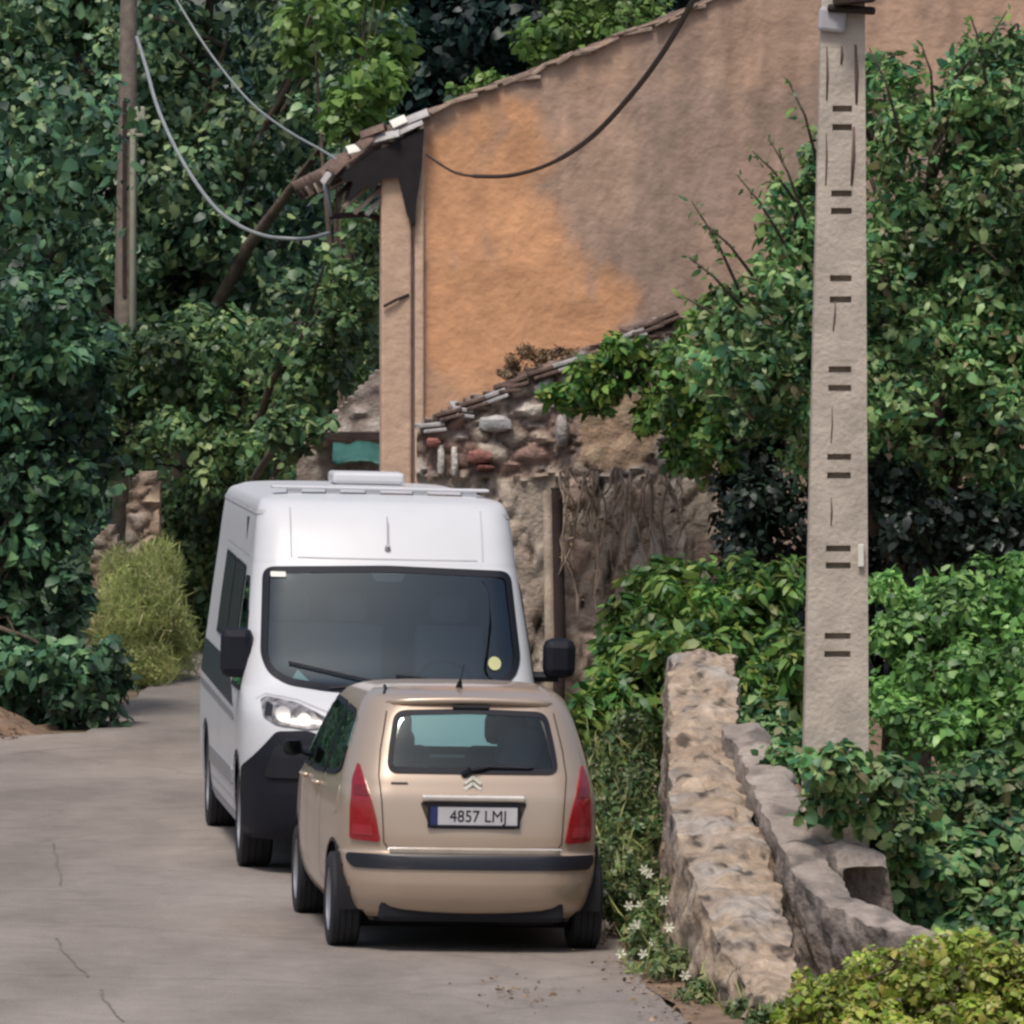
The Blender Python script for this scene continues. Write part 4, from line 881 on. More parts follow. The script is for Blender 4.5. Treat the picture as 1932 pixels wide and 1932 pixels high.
# the ruined wall end beside the road: a thick wall whose broken top falls towards the viewer
def ruin(x, y, z):
    c, h = stones((x, y*.8, z), 5.5, 5.5, pal_tan[:3]+[(.38, .30, .235), (.33, .27, .22)], (.36, .275, .20), 6, 2.6); c = tuple(a*.95 for a in c)
    g_ = min(.8, max(0, fbm((x*8, y*5, z*5), 4)-.25)*2.5); gl = max(0, fbm((x*2, y*2, z*2+5), 3)-.1)*1.4; gl = min(.7, gl)
    c = tuple((c[i]*(1-gl)+(.33, .31, .29)[i]*gl)*(1-g_) for i in range(3)); return c, h
st = [(50.5, 1262, 1382, 1262), (48.6, 1260, 1388, 1240), (47.9, 1256, 1394, 1275), (47.2, 1255, 1393, 1345), (46.2, 1256, 1398, 1430), (45.2, 1262, 1420, 1510), (44.2, 1280, 1450, 1590), (43.2, 1312, 1478, 1675), (42.3, 1345, 1498, 1765), (41.6, 1385, 1502, 1835), (41.0, 1430, 1492, 1890), (40.6, 1452, 1484, 1925)]
S = np.array(st); yy = np.linspace(50.5, 40.6, 330); NC = 56
mb = MB(); vs = []; cs2 = []
for y in yy:
    r_ = [float(np.interp(-y, -S[:, 0], S[:, j])) for j in (1, 2, 3)]
    xl, xr = P(r_[0], 0, y).x, P(r_[1], 0, y).x; zt = P(0, r_[2], y).z; wd = xr-xl
    for i in range(NC+1):
        t = i/NC
        if t < .3: q = Vector((xl-.05*(1-t/.3), y, zt*t/.3)); nn = Vector((-1, 0, .15))
        elif t > .7: q = Vector((xr+.05*(t-.7)/.3, y, zt*(1-t)/.3)); nn = Vector((1, 0, .15))
        else: s_ = (t-.3)/.4; q = Vector((xl+wd*s_, y, zt+.05*math.sin(math.pi*s_))); nn = Vector((s_*2-1, -.4, 1)).normalized()
        c, h = ruin(*q); q = q+nn*(h*.03-.03+.05*fbm((q.x*4, q.y*3, q.z*4), 5)); q.z = max(q.z, -.06); vs.append(q); cs2.append(c)
n1 = NC+1; fs = [(i*n1+j, i*n1+j+1, (i+1)*n1+j+1, (i+1)*n1+j) for i in range(len(yy)-1) for j in range(NC)]
fs += [tuple(range(n1)), tuple((len(yy)-1)*n1+j for j in range(n1))[::-1]]
mb.add(vs, fs, cs2); ro = mb.build('ruined_wall', M['stone'], None, smooth=55)
tag(ro, 'tan rubble wall end beside the road, broken top sloping down towards the viewer', 'wall')

# grey lime-washed garden walls stepping down behind it
def lime(x, y, z):
    n = fbm((x*3, y*2, z*3), 4); b = max(0, fbm((x*7+4, y*3, z*7), 3)-.15)*1.5
    c = (.255, .215, .185); return tuple(a*(1+.25*n)*(1-min(.5, b)) for a in c), .5+.5*n
def pathwall(name, pts, thick, label, m='lime', cat='wall'):
    """pts: (u, v of the top edge, Y): the near face of a standing wall running through them"""
    D = np.array(pts, float); n = 200; t = np.linspace(0, len(D)-1, n); U = np.interp(t, range(len(D)), D[:, 0]); V = np.interp(t, range(len(D)), D[:, 1]); YY = np.interp(t, range(len(D)), D[:, 2])
    mb = MB(); vs = []; cs2 = []; prof = 36
    for i in range(n):
        p = P(U[i], V[i], YY[i]); q0 = P(U[max(i-1, 0)], 0, YY[max(i-1, 0)]); q1 = P(U[min(i+1, n-1)], 0, YY[min(i+1, n-1)]); d = Vector((q1.x-q0.x, q1.y-q0.y, 0)).normalized(); nn = Vector((d.y, -d.x, 0))
        for j in range(prof+1):
            s_ = j/prof
            if s_ < .5: z = p.z*s_/.5; q = Vector((p.x, p.y, z))
            elif s_ < .66: a = (s_-.5)/.16; q = Vector((p.x, p.y, p.z+.012*math.sin(math.pi*a)))-nn*thick*a
            else: q = Vector((p.x, p.y, p.z*(1-(s_-.66)/.34)))-nn*thick
            c, h = lime(*q)
            if .48 < s_ < .68: c = tuple(min(.6, a*1.18) for a in c)  # top edge brightened in colour to stand for a lit ridge
            q = q+nn*(.045*fbm(q*4, 6))+Vector((0, 0, .03*fbm(q*5, 5)*min(1, max(0, (s_-.3)*4)))); vs.append(q); cs2.append(c)
    n1 = prof+1; mb.add(vs, [(i*n1+j, (i+1)*n1+j, (i+1)*n1+j+1, i*n1+j+1) for i in range(n-1) for j in range(prof)]+[tuple(range(n1)), tuple((n-1)*n1+j for j in range(n1))], cs2)
    o = mb.build(name, M[m], None, smooth=50); tag(o, label, cat); return o
pathwall('garden_wall', [(1362, 1372, 46.5), (1380, 1396, 46.1), (1404, 1442, 45.5), (1430, 1500, 44.8), (1456, 1560, 44.1), (1486, 1630, 43.4), (1528, 1688, 42.9), (1590, 1716, 42.5), (1640, 1746, 42.2), (1690, 1758, 41.9), (1800, 1795, 41.5)], .26, 'grey plastered garden wall sweeping down from the tan wall end to the yellow green hedge')
pathwall('gate_stub', [(1512, 1602, 43.75), (1530, 1598, 43.7), (1566, 1597, 43.6), (1582, 1606, 43.55), (1590, 1640, 43.5), (1591, 1700, 43.5)], .30, 'short square masonry stub standing behind the grey garden wall', cat='pier')

# ruins far left and behind
def far_st(x, y, z):
    c, h = stones((x, 0, z), 5, 5, pal_tan+pal_grey[:2], (.17, .12, .09), 8); return c, h
tw = empty('stone_pillar', P(270, 1270, 80), label='ruined tan stone pillar rising above the reeds at far left', cat='pillar')
adopt(slab('masonry', [(238, 1285), (240, 960), (252, 905), (268, 888), (292, 892), (300, 920), (303, 1000), (306, 1285)], 80, .4, M['stone'], None, res=.035, disp=.09, colfn=far_st), tw)
tw = empty('stone_heap', P(200, 1270, 79), label='pale heap of broken wall left of the stone pillar', cat='ruin')
adopt(slab('masonry', [(165, 1290), (172, 1060), (180, 1020), (198, 1000), (210, 985), (222, 1015), (236, 1040), (244, 1290)], 79, .4, M['stone'], None, res=.035, disp=.09, colfn=far_st), tw)
gw = empty('stone_outhouse', P(660, 1330, 74), label='small stone gable peeping out left of the ochre house', cat='shed')
adopt(slab('masonry', [(560, 1330), (560, 828), (596, 818), (640, 768), (690, 718), (720, 690), (770, 690), (770, 1330)], 74, 1.5, M['stone'], None, res=.05, disp=.06, colfn=lambda x, y, z: stones((x, 0, z), 4, 6, [(.36, .31, .27), (.42, .37, .32), (.50, .42, .35), (.30, .25, .21)], (.24, .19, .16), 9)), gw)
q = MB(); a, b = P(590, 818, 73.6), P(735, 826, 73.6); q.box(((a.x+b.x)/2, 73.6, (a.z+b.z)/2), (b.x-a.x, .7, .07)); o = q.build('lintel', M['darkwood'], None); adopt(o, gw)
q = MB(); a, b = P(628, 838, 73.2), P(730, 872, 73.2); vs = []
for i in range(25):
    for j in range(9): t, s_ = i/24, j/8; vs.append((a.x+(b.x-a.x)*t, 73.2-.5*s_+.05*fbm((t*6, s_*3, 0), 3), a.z+(b.z-a.z)*s_-.012*math.sin(t*9)-.02*fbm((t*5, s_, 4), 2)))
q.add(vs, [(i*9+j, i*9+j+1, (i+1)*9+j+1, (i+1)*9+j) for i in range(24) for j in range(8)]); o = q.build('tarpaulin', M['tarp'], None, smooth=True); sm = o.modifiers.new('s', 'SOLIDIFY'); sm.thickness = .02
tag(o, 'teal green tarpaulin slung under the dark beam behind the van', 'tarpaulin')

# ------------------------------------------------------------------ poles and cables
PY = 44.0; px0 = P(1580, 0, PY).x
pole = empty('concrete_pole', (px0, PY, 0), label='tall tapering concrete utility pole with slotted face', cat='utility pole')
def pw(z): v = VH-(z-CZ)*F/PY; return float(np.interp(v, [-400, 0, 1390, 1900], [35, 41, 60.5, 66]))*PY/F, float(np.interp(v, [-400, 0, 1390, 1900], [1594, 1591, 1578.5, 1574]))
ztop = hz(-330, PY)
slot_v = [205, 240, 365, 398, 525, 565, 697, 732, 862, 897, 1035, 1067, 1200, 1234]
rows = [-.05]; marks = {}
for v in sorted(slot_v+[-100, -130, -260, -290], reverse=True): z = hz(v, PY); rows += [z-.018, z+.018]; marks[len(rows)-2] = 1
rows.append(ztop); mb = MB(); cols = [-1, -.42, .42, 1]
def pq(z, c, back=0):
    w_, uc = pw(z); return Vector(((uc-1580)*PY/F+w_*c, 0, z))
DP = lambda z: pw(z)[0]*.8
for r_ in range(len(rows)-1):
    z0, z1 = rows[r_], rows[r_+1]; rec = r_ in marks
    nsub = 1 if rec else max(1, int((z1-z0)/.4)); zz = [z0+(z1-z0)*i/nsub for i in range(nsub+1)]
    for za, zb in zip(zz, zz[1:]):
        for ci in range(3):
            a, b = cols[ci], cols[ci+1]; f = Vector((0, 1, 0))
            p = [pq(za, a), pq(za, b), pq(zb, b), pq(zb, a)]
            if rec and ci == 1:
                dep = f*.07; q4 = [x+dep for x in p]; mb.add(p+q4, [(4, 5, 6, 7), (0, 1, 5, 4), (1, 2, 6, 5), (2, 3, 7, 6), (3, 0, 4, 7)])
            else: mb.add(p, [(0, 1, 2, 3)])
        for c_ in (-1, 1):
            mb.add([pq(za, c_), pq(za, c_)+Vector((0, 2*DP(za), 0)), pq(zb, c_)+Vector((0, 2*DP(zb), 0)), pq(zb, c_)], [(0, 1, 2, 3)])
        mb.add([pq(za, -1)+Vector((0, 2*DP(za), 0)), pq(za, 1)+Vector((0, 2*DP(za), 0)), pq(zb, 1)+Vector((0, 2*DP(zb), 0)), pq(zb, -1)+Vector((0, 2*DP(zb), 0))], [(0, 1, 2, 3)])
mb.add([pq(ztop, -1), pq(ztop, 1), pq(ztop, 1)+Vector((0, .4, 0)), pq(ztop, -1)+Vector((0, .4, 0))], [(0, 1, 2, 3)])
bm_o = mb.build('shaft', M['concrete'], pole)
# shallow grooves and scratches of the casting
for (u0, v0, u1, v1, wpx) in ((1560, 88, 1560, 190, 5), (1614, 84, 1616, 196, 8), (1588, 88, 1587, 122, 6), (1559, 250, 1558, 350, 4), (1611, 240, 1607, 350, 8), (1576, 568, 1572, 625, 4), (1570, 766, 1568, 836, 3), (1568, 938, 1568, 992, 4)):
    q = MB(); a = P(u0, v0, PY); b = P(u1, v1, PY); w_ = wpx*PY/F*.5; q.tube([(a.x-px0, .0, a.z), (a.x*.5+b.x*.5-px0+.004, -.001, (a.z+b.z)/2), (b.x-px0, .0, b.z)], [w_*.5, w_, w_*.6], 6); q.build('casting_groove', M['recess'], pole, smooth=True)
q = MB(); a = P(1610, 6, PY); q.box((a.x-px0, -.10, a.z+.02), (.24, .22, .055), Matrix.Rotation(-.1, 3, 'Y')); q.tube([(a.x-px0-.15, -.05, a.z-.03), (a.x-px0+.12, -.12, a.z-.05)], .025, 8); q.build('steel_bracket', M['darkwood'], pole, bevel=.01)
q = MB(); a = P(1570, 38, PY); q.box((a.x-px0, -.02, a.z), (.16, .05, .14), Matrix.Rotation(.1, 3, 'Y')); q.build('band_clamp', M['seamw'], pole, bevel=.02)
q = MB(); a = P(1629, 1048, PY); q.box((a.x-px0-.015, -.02, a.z), (.035, .02, .13)); q.build('tag_plate', M['paper'], pole, bevel=.005)

WY = 86.0
wpole = empty('wooden_pole', (P(238, 0, WY).x, WY, 0), label='weathered wooden pole at upper left with pale conduit strapped on', cat='utility pole')
x0 = wpole.location.x; q = MB(); q.tube([(P(233, 0, WY).x-x0, 0, -.3), (P(237, 0, WY).x-x0, 0, hz(560, WY)), (P(243, 0, WY).x-x0, 0, hz(0, WY)), (P(246, 0, WY).x-x0, 0, hz(-200, WY))], [.15, .125, .095, .085], 14); q.build('shaft', M['wood'], wpole, smooth=True)
q = MB(); q.tube([(P(248, 0, WY).x-x0, -.13, .0), (P(252, 0, WY).x-x0, -.13, hz(250, WY)), (P(253, 0, WY).x-x0, -.12, hz(215, WY))], .038, 8); q.build('conduit', M['conduit'], wpole, smooth=True)
q = MB(); q.box((P(265, 0, WY).x-x0, -.1, hz(225, WY)), (.12, .14, .28)); q.box((P(257, 0, WY).x-x0, -.1, hz(255, WY)), (.20, .1, .05)); q.build('junction_box', M['conduit'], wpole, bevel=.02)
q = MB(); q.box((P(236, 0, WY).x-x0, -.125, (hz(190, WY)+hz(560, WY))/2), (.045, .03, hz(190, WY)-hz(560, WY))); q.build('dark_cable_run', M['darkwood'], wpole)

def cable(name, pts, rad, m, label):
    q = MB(); P3 = [P(*p) for p in pts]; out = []
    for i in range(len(P3)-1):
        p0, p1, p2, p3 = P3[max(i-1, 0)], P3[i], P3[i+1], P3[min(i+2, len(P3)-1)]
        for k in range(10):
            t = k/10; out.append(.5*((2*p1)+(-p0+p2)*t+(2*p0-5*p1+4*p2-p3)*t*t+(-p0+3*p1-3*p2+p3)*t**3))
    out.append(P3[-1]); q.tube(out, rad, 8); o = q.build(name, M[m], None, smooth=True); tag(o, label, 'cable'); return o
cable('overhead_cable', [(258, 70, 85.8), (275, 125, 85), (300, 210, 84), (345, 305, 83), (400, 385, 82), (450, 425, 81.2), (500, 445, 80.6), (540, 450, 80.2), (580, 450, 80.5), (620, 440, 82.5)], .022, 'cablegrey', 'pale grey cable sagging from the wooden pole into the leaves')
cable('overhead_cable', [(300, -60, 72), (345, 20, 71.5), (400, 105, 71), (470, 190, 70), (540, 245, 68), (610, 285, 65), (650, 312, 62.2)], .011, 'cablegrey', 'thin cable slanting down from the top edge to the broken eave')
cable('overhead_cable', [(1335, -50, 50), (1300, 15, 52), (1250, 100, 54), (1190, 180, 56), (1120, 255, 58), (1050, 303, 60), (980, 328, 61), (920, 333, 61.4), (860, 326, 61.6), (805, 292, 61.85)], [.021]*50+[.017]*25+[.011]*16, 'cable', 'dark brown cable hanging in front of the ochre gable')


# ------------------------------------------------------------------ trees and shrubs behind
tree('broadleaf_tree', 'big leafy tree filling the upper left behind the wooden pole', 'tree', (-4.2, 94, .2),
     [Bp(120, 120, 95, 300, 260, 1.9), (-5.6, 95, 8.8, 2.2, 2, 1.9), Bp(430, 130, 94, 260, 230, 1.8), Bp(620, 60, 92, 130, 160, 1.4), Bp(500, 420, 93, 230, 220, 1.5), Bp(250, 420, 94, 260, 240, 1.6), Bp(-120, 350, 95, 260, 300, 1.7), Bp(420, -200, 95, 300, 220, 2), Bp(660, 240, 90, 110, 110, 1.0), Bp(620, 620, 92, 180, 190, 1.4), Bp(330, 660, 94, 260, 200, 1.5)],
     22000, .195, 'l_tree', .22, k=22, frac=.30, upb=.45, jit=.5, aspect=.62, droop=.7, fill=.12)
tree('lime_green_tree', 'yellow green branches just above the broken eave', 'tree', (-1.9, 84, .1),
     [Bp(690, 175, 84, 80, 60, .7), Bp(720, 110, 85, 60, 60, .6), Bp(590, 40, 85, 80, 80, .7), Bp(650, 220, 84, 55, 50, .5), Bp(700, -60, 85, 60, 80, .6)],
     900, .20, 'l_bright', .07, k=10, frac=.45, aspect=.65, droop=.6)
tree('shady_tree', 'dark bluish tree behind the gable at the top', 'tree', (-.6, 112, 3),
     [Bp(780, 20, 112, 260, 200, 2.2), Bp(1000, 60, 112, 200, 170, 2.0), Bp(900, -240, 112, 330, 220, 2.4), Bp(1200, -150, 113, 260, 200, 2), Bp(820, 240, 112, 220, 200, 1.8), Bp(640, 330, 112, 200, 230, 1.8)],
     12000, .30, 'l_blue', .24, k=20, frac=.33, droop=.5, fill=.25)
tree('bright_shrub', 'bright green shrub showing over the gable roofline', 'shrub', (1.0, 76, .1),
     [Bp(1080, 65, 76, 90, 75, .7), Bp(1180, 20, 76, 100, 80, .7), Bp(1030, 90, 76, 50, 50, .5), Bp(1100, -70, 77, 150, 90, .9), Bp(940, 165, 75, 60, 30, .5), Bp(880, 180, 75, 40, 25, .4)],
     2400, .13, 'l_bright', .08, k=12, frac=.4, aspect=.6)
tree('ivy_thicket', 'ivy covered thicket between the wooden pole and the house', 'thicket', (-3.3, 85, .1),
     [Bp(240, 700, 84.5, 80, 110, .8), Bp(230, 830, 84.5, 80, 100, .8), Bp(560, 800, 72.6, 60, 45, .4), Bp(330, 690, 84, 150, 110, 1.1), Bp(480, 700, 84, 140, 110, 1.0), Bp(600, 660, 82, 120, 130, .9), Bp(680, 520, 80, 70, 150, .7), Bp(420, 860, 83, 170, 100, 1.0), Bp(570, 850, 80, 120, 70, .8), Bp(350, 1020, 84, 110, 130, 1.0), Bp(480, 980, 84, 200, 120, 1.1), Bp(650, 620, 81, 80, 90, .6), Bp(600, 900, 79, 100, 40, .5), Bp(400, 1180, 85, 120, 110, 1.0)],
     12000, .15, 'l_mid', .12, k=20, frac=.32, aspect=.6, droop=.6)
tree('roadside_tree', 'dark hanging foliage tree at the left edge over the road', 'tree', (-4.9, 69, .1),
     [Bp(60, 620, 70, 160, 110, 1.0), Bp(-80, 760, 70, 170, 220, 1.2), Bp(130, 740, 71, 110, 140, 1.0), Bp(60, 900, 70, 140, 200, 1.0), Bp(80, 1100, 70, 100, 200, .9), Bp(-80, 1150, 70, 170, 250, 1.1), Bp(150, 1290, 69, 90, 100, .7), Bp(140, 850, 72, 80, 120, .8), Bp(60, 1290, 69.3, 130, 110, .7), Bp(-250, 700, 72, 200, 300, 1.5)],
     14000, .17, 'l_dark', .05, twigs=0, k=22, frac=.30, aspect=.55, droop=.9, upb=.35)
rr = empty('reed_clump', (P(270, 1310, 77).x, 77, .0), label='clump of feathery yellow green reeds at the left of the lane', cat='reeds')
def blades(name, regs, n, size, m, parent, aspect=.06, up=1.6, spread=.5, segs=1):
    B = np.array(regs); i = rng.choice(len(B), n, p=(B[:, 3]*B[:, 5])/(B[:, 3]*B[:, 5]).sum()); d = nrm(rng.normal(size=(n, 3)))*rng.random((n, 1))**.5
    pos = B[i, :3]+d*B[i, 3:]; pos[:, 2] = np.maximum(pos[:, 2], .01); nor = nrm(rng.normal(size=(n, 3))*[1, 1, .25])
    return leafmesh(name, None, n, size, m, parent, aspect=aspect, grow=(rng.normal(size=(n, 3))*spread+[0, 0, up]), pos=pos, nor=nor, sv=.4)
adopt(blades('stalks', [Bp(265, 1150, 77, 75, 90, .6), Bp(310, 1190, 77.5, 50, 90, .5), Bp(220, 1190, 76.5, 55, 90, .5), Bp(270, 1260, 76.6, 70, 55, .5), Bp(330, 1230, 78, 50, 70, .5), Bp(230, 1100, 77.8, 50, 70, .5), Bp(300, 1080, 78, 50, 60, .4)], 17000, .17, M['l_grass'], None, aspect=.06, up=1.0, spread=.8), rr)
adopt(leafmesh('leaves', [Bp(265, 1160, 77, 75, 90, .6), Bp(220, 1260, 76.2, 70, 60, .5), Bp(320, 1200, 77.6, 40, 70, .4)], 5200, .055, M['l_grass'], None, k=26, aspect=.4, upb=.6), rr)
tree('lane_shrub', 'dark shrub at the far turn of the lane behind the reeds', 'shrub', (-3.3, 86, 0),
     [Bp(400, 1150, 86, 90, 120, .8), Bp(360, 1080, 87, 90, 90, .8), Bp(450, 1020, 88, 120, 140, 1), Bp(345, 1215, 85, 40, 40, .4), Bp(600, 1000, 88, 160, 160, 1), Bp(200, 980, 88, 160, 180, 1.2)],
     5000, .13, 'l_dark', .07, k=14, frac=.35)
sh_ = sheet('bank', lambda x, y: gz(x)-.02+.06*fbm((x*3, y*3, 9), 4)+.30*max(0, 1-((x+5.1)/.95)**2)*max(0, 1-((y-67.9)/.9)**2)+.02*fbm((x*4, y*4, 0), 3), M['soil'], -6.1, -4.1, 67, 68.8, .08, 0); tag(sh_, kind='structure')
# a wood on the slope beyond: reads as one mass
wb = []
for i in range(46):
    x = -24+i*1.05+random.uniform(-.5, .5); y = 122+random.uniform(-4, 10); wb.append((x, y, terr(x, y)+random.uniform(2, 8.5), 2.4, 2.4, 2.4))
for i in range(30): x = -22+i*1.5; wb.append((x, 134, terr(x, 134)+random.uniform(8, 12), 3, 3, 3))
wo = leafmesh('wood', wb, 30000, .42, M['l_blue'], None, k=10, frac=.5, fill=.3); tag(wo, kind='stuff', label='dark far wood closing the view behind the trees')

# ------------------------------------------------------------------ right side growth
tree('laurel_tree', 'dense dark laurel tree right behind the concrete pole', 'tree', (P(1720, 0, 55).x, 55.5, 0),
     [Bp(1820, 640, 57, 240, 260, .7), Bp(1620, 740, 57, 170, 170, .6), Bp(1960, 380, 57, 140, 200, .6), Bp(1760, 300, 55, 130, 130, .8), Bp(1900, 180, 55, 130, 120, .8), Bp(1840, 150, 55, 70, 90, .5), Bp(1560, 330, 55, 55, 90, .4), Bp(1500, 420, 55, 90, 100, .5), Bp(1470, 580, 54.5, 130, 110, .7), Bp(1640, 520, 55, 150, 170, .9), Bp(1840, 480, 55, 170, 200, 1.0), Bp(1990, 450, 55, 150, 300, 1.1), Bp(1420, 700, 54, 130, 110, .6), Bp(1560, 780, 54.5, 160, 140, .8), Bp(1780, 760, 54.5, 170, 180, .9), Bp(1960, 850, 54.5, 160, 250, 1.0), Bp(1900, 120, 56, 120, 80, .7), Bp(1690, 170, 55.5, 45, 80, .3), Bp(1620, 200, 56, 50, 110, .4)],
     22000, .115, 'l_right', .13, k=22, frac=.30, aspect=.5, droop=.35, upb=.4, jit=.6)
sg = empty('sapling_shoots', P(1420, 640, 54), label='thin reddish shoots sticking out of the laurel against the ochre wall', cat='shoots')
q = MB(); lp = []; ln_ = []
for (a, b) in (((1400, 560), (1305, 380)), ((1400, 580), (1300, 485)), ((1420, 520), (1335, 425)), ((1520, 420), (1450, 260)), ((1500, 380), (1420, 285)), ((1540, 300), (1490, 160)), ((1480, 460), (1390, 330)), ((1700, 260), (1640, 90)), ((1760, 200), (1740, 90)), ((1860, 160), (1830, 30)), ((1380, 620), (1290, 560)), ((1590, 180), (1560, 100)), ((1800, 150), (1900, 20))):
    A, B_ = P(*a, 54.2), P(*b, 54.0); q.tube([A, A.lerp(B_, .6)+Vector((.03, 0, 0)), B_], [.014, .010, .005], 5)
    for k_ in range(14): t = .35+.65*k_/13; lp.append(A.lerp(B_, t)+Vector((random.uniform(-.03, .03), random.uniform(-.03, .03), 0))); ln_.append((random.uniform(-.6, .6), random.uniform(-1, -.2), random.uniform(0, .8)))
adopt(q.build('stem', M['bark'], None, smooth=True), sg); adopt(leafmesh('leaves', None, 0, .10, M['l_vine'], None, pos=np.array(lp), nor=nrm(np.array(ln_)), aspect=.35, grow=(-.5, 0, .6)), sg)
tree('climbing_vine', 'light green climber spilling over the top of the rubble wall', 'climber', (P(1290, 0, 59.2).x, 59.25, 3.25),
     [Bp(1130, 715, 58.2, 70, 55, .35), Bp(1200, 690, 58, 80, 60, .4), Bp(1290, 720, 57.6, 90, 80, .5), Bp(1340, 640, 57.5, 80, 60, .4), Bp(1330, 810, 57.6, 80, 80, .4), Bp(1240, 780, 58, 60, 40, .3), Bp(1400, 780, 57, 90, 120, .5), Bp(1060, 745, 58.3, 35, 22, .2), Bp(1290, 855, 58, 50, 30, .25), Bp(1390, 640, 56.5, 90, 90, .5)],
     5600, .105, 'l_vine', .02, twigs=0, k=16, frac=.36, aspect=.55, droop=.5, jit=.6)
tree('dry_brush', 'grey brown dead weeds where the rubble wall meets the gable', 'dead weeds', P(1010, 700, 59.2)-Vector((0, 0, .3)),
     [Bp(1000, 678, 59.1, 46, 22, .18), Bp(1060, 680, 59.1, 46, 22, .18), Bp(965, 705, 59.1, 32, 14, .15)], 1500, .05, 'dry', .012, k=8, frac=.5, aspect=.3)
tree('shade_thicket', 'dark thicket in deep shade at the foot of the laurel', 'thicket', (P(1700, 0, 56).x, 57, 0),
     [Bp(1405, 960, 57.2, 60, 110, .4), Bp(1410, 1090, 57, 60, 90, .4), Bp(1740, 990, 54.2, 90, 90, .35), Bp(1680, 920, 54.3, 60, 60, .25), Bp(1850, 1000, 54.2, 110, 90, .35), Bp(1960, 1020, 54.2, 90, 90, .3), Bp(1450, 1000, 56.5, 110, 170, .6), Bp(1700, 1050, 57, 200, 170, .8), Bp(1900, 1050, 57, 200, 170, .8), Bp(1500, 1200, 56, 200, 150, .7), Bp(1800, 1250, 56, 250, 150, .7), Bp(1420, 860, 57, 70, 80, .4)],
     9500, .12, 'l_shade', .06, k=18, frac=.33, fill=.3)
tree('fig_branch', 'arching fig shrub with long leaves in front of the stone wall', 'shrub', (P(1260, 0, 51).x, 51.8, 0),
     [Bp(1205, 1175, 51.5, 90, 50, .5), Bp(1280, 1130, 51.5, 90, 80, .5), Bp(1250, 1240, 51.3, 120, 60, .5), Bp(1160, 1285, 51, 60, 40, .35), Bp(1150, 1350, 51, 80, 70, .35), Bp(1390, 1200, 51.5, 110, 90, .5), Bp(1440, 1110, 51.6, 80, 80, .4), Bp(1470, 1290, 50.8, 90, 90, .5), Bp(1210, 1350, 51.2, 70, 80, .4), Bp(1400, 1320, 50.5, 60, 60, .3), Bp(1180, 1480, 50.5, 60, 120, .35), Bp(1235, 1090, 51.6, 50, 35, .3), Bp(1235, 1230, 50.3, 65, 32, .25), Bp(1330, 1215, 48.9, 60, 22, .2), Bp(1105, 1345, 50.8, 45, 45, .3), Bp(1270, 1215, 50.0, 70, 26, .25)],
     5600, .15, 'l_vine', .03, k=18, frac=.36, aspect=.38, droop=1.0, upb=.5, jit=.5)
tree('hazel_bush', 'bright green bush right of the concrete pole', 'bush', (P(1840, 0, 48.5).x, 48.5, 0),
     [Bp(1720, 1200, 48.5, 90, 70, .5), Bp(1830, 1170, 48.5, 110, 80, .6), Bp(1930, 1130, 48.7, 100, 90, .6), Bp(1760, 1290, 48, 120, 90, .6), Bp(1900, 1280, 48, 130, 110, .7), Bp(1690, 1350, 47.8, 80, 70, .4), Bp(1820, 1390, 47.6, 140, 80, .6), Bp(1960, 1400, 47.6, 120, 110, .6), Bp(1680, 1110, 48.8, 45, 30, .3), Bp(1770, 1110, 48.8, 50, 40, .3)],
     6800, .095, 'l_bush', .05, k=20, frac=.32, aspect=.55, droop=.4, upb=.6, jit=.45)
tree('ivy_mound', 'dark ivy mound around the foot of the concrete pole', 'ivy', (P(1700, 0, 45.8).x, 46, 0),
     [Bp(1500, 1420, 46.8, 90, 60, .4), Bp(1605, 1495, 43.75, 100, 70, .22), Bp(1580, 1445, 43.55, 85, 45, .22), Bp(1700, 1580, 44.3, 90, 100, .22), Bp(1480, 1440, 45.6, 60, 45, .3), Bp(1700, 1500, 45.5, 130, 80, .6), Bp(1840, 1520, 45.8, 140, 90, .6), Bp(1960, 1540, 46, 120, 100, .7), Bp(1680, 1620, 45.0, 130, 110, .5), Bp(1840, 1660, 45, 160, 120, .6), Bp(1980, 1700, 45, 120, 140, .6), Bp(1640, 1610, 44.9, 80, 80, .2), Bp(1720, 1720, 44.8, 130, 80, .45), Bp(1900, 1760, 44.5, 140, 90, .5), Bp(1440, 1370, 47.2, 60, 50, .3)],
     10500, .105, 'l_right', .03, k=20, frac=.32, aspect=.75, droop=.6, upb=.7, jit=.4)
tree('golden_hedge', 'yellow green round leaved hedge in the bottom right corner', 'hedge', (P(1760, 0, 40).x, 40.2, -.03),
     [Bp(1560, 1900, 40, 80, 70, .3), Bp(1680, 1860, 40.2, 110, 80, .4), Bp(1800, 1830, 40.2, 120, 80, .45), Bp(1920, 1860, 40.3, 120, 80, .45), Bp(1990, 1900, 40.3, 120, 110, .5), Bp(1640, 1960, 39.8, 130, 80, .4), Bp(1820, 1960, 39.8, 150, 90, .4), Bp(1490, 1950, 40, 50, 50, .2)],
     9000, .06, 'l_yellow', .03, k=24, frac=.30, aspect=.72, droop=.2, upb=.7, jit=.5)
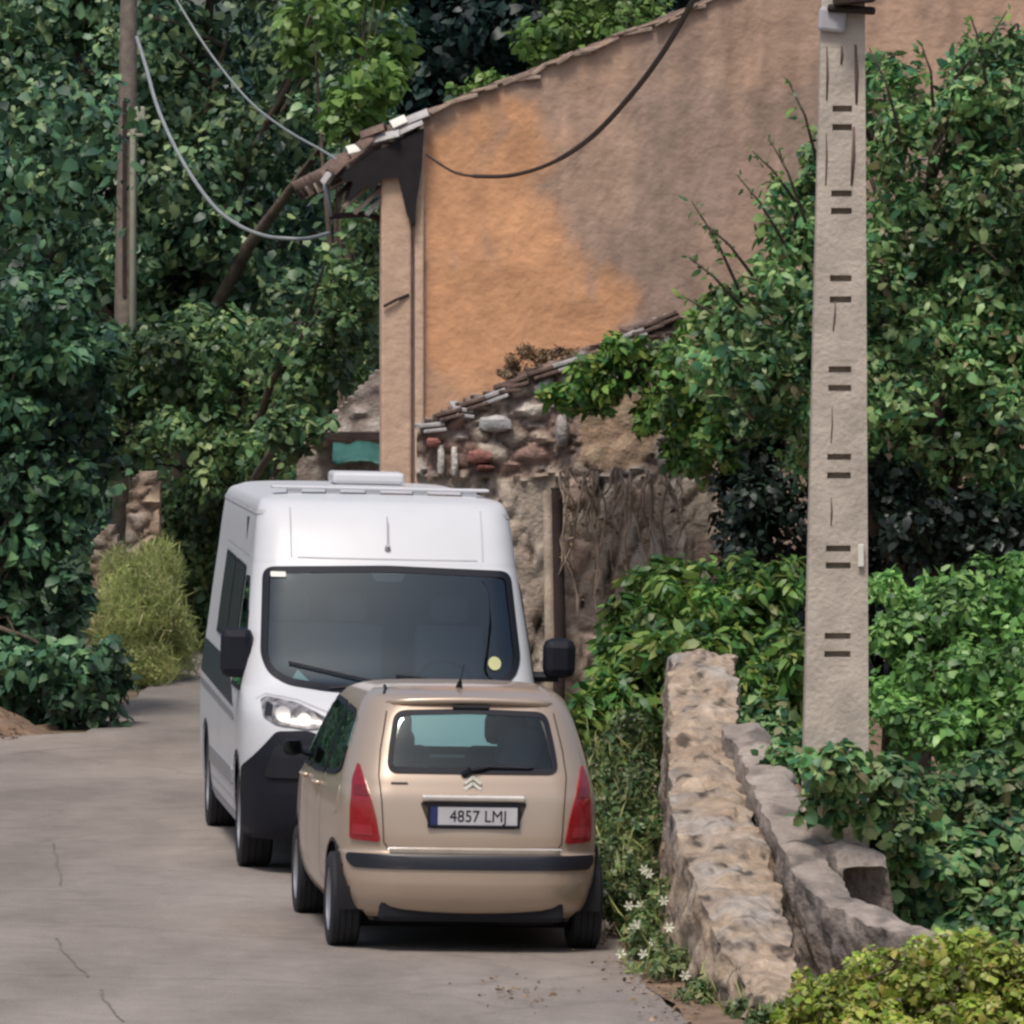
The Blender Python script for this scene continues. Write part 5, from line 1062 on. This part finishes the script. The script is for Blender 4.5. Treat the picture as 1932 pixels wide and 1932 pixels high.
# verge beside the car: weeds, with a few white flowers
we = empty('verge_weeds', (P(1210, 0, 46).x, 46, 0), label='tangled roadside weeds with small white flowers between car and wall', cat='weeds', kind='stuff')
wr = [Bp(1190, 1560, 49, 70, 110, .5), Bp(1140, 1480, 50, 50, 120, .4), Bp(1190, 1700, 46.6, 60, 110, .5), Bp(1230, 1620, 47.5, 55, 110, .4), Bp(1240, 1760, 45, 65, 90, .5), Bp(1270, 1840, 43.6, 70, 60, .4), Bp(1210, 1850, 43.9, 45, 35, .3), Bp(1330, 1890, 42.2, 70, 45, .35), Bp(1400, 1915, 41.3, 55, 30, .25), Bp(1190, 1420, 50, 55, 90, .35), Bp(1150, 1640, 48.2, 40, 90, .4), Bp(1470, 1925, 40.6, 60, 28, .25)]
adopt(leafmesh('leaves', wr, 8500, .065, M['l_weed'], None, k=26, frac=.32, aspect=.5, upb=.6), we)
adopt(blades('stalks', wr, 1600, .16, M['l_grass'], None, aspect=.06), we)
fp = []
q = MB()
for (u, v, Y) in ((1213, 1632, 46.2), (1222, 1640, 46.2), (1200, 1735, 45), (1192, 1742, 45), (1230, 1768, 44.6), (1206, 1700, 45.2), (1236, 1775, 44.6), (1185, 1700, 45.8), (1260, 1740, 44.4), (1170, 1790, 45), (1250, 1690, 45), (1290, 1830, 43), (1212, 1790, 44.2)):
    c = P(u, v, Y)+Vector((0, -.35, 0))
    for k_ in range(6): t = k_*math.pi/3; q.add([c, c+Vector((.022*math.cos(t-.4), -.01, .022*math.sin(t-.4))), c+Vector((.036*math.cos(t), -.004, .036*math.sin(t))), c+Vector((.022*math.cos(t+.4), -.01, .022*math.sin(t+.4)))], [(0, 1, 2, 3)])
adopt(q.build('flowers', M['petal'], None), we)
# narrow earth verge and litter of dry leaves at the road's right edge
ve = strip_sheet('verge', right_edge, [(y, x+2.4) for y, x in right_edge], M['soil'], .012)
ve = None
pos = []
for i in range(420):
    y = random.uniform(40.5, 52); x = pinterp(right_edge, y)+random.gauss(-.02, .10); pos.append((x, y, gz(x)+.02))
for i in range(500):
    y = random.uniform(66.6, 67.9); x = random.uniform(-6.1, -4.3); pos.append((x, y, gz(x)+.02+.30*max(0, 1-((x+5.1)/.95)**2)*max(0, 1-((y-67.9)/.9)**2)))
for i in range(60):
    Y = F*CZ/(1878-VH)+random.gauss(0, .5); x = (985-CU)*Y/F+random.gauss(0, .14); pos.append((x, Y, gz(x)+.02))
lf = leafmesh('fallen_leaves', None, 0, .05, M['dry'], None, pos=np.array(pos), nor=nrm(rng.normal(size=(len(pos), 3))*.4+[0, 0, 1]), aspect=.6); tag(lf, kind='stuff', label='dry fallen leaves along the road edge')
# undergrowth running on past both sides of what the photograph frames
ub = [(-7.0-i*1.5, 71+random.uniform(-1, 2), random.uniform(.8, 2.2), 1.5, 1.3, random.uniform(1.4, 2.6)) for i in range(9)]+[(-6-i*2.2, 82+random.uniform(-3, 3), 3.5, 2.2, 2, 3.6) for i in range(8)]
uo = leafmesh('hedgerow', ub, 9000, .22, M['l_dark'], None, k=14, frac=.35); tag(uo, kind='stuff', label='hedgerow running on beyond the left edge')
ub = [(2.4+random.uniform(0, 5.5), 43.5+random.uniform(0, 14), .1, .8, .8, .35) for i in range(46)]+[(5.2+random.uniform(0, 4), 50+random.uniform(0, 8), .9, 1.1, 1.0, 1.3) for i in range(9)]
uo = leafmesh('undergrowth', ub, 12000, .12, M['l_right'], None, k=10, frac=.4); tag(uo, kind='stuff', label='low undergrowth behind the garden wall')
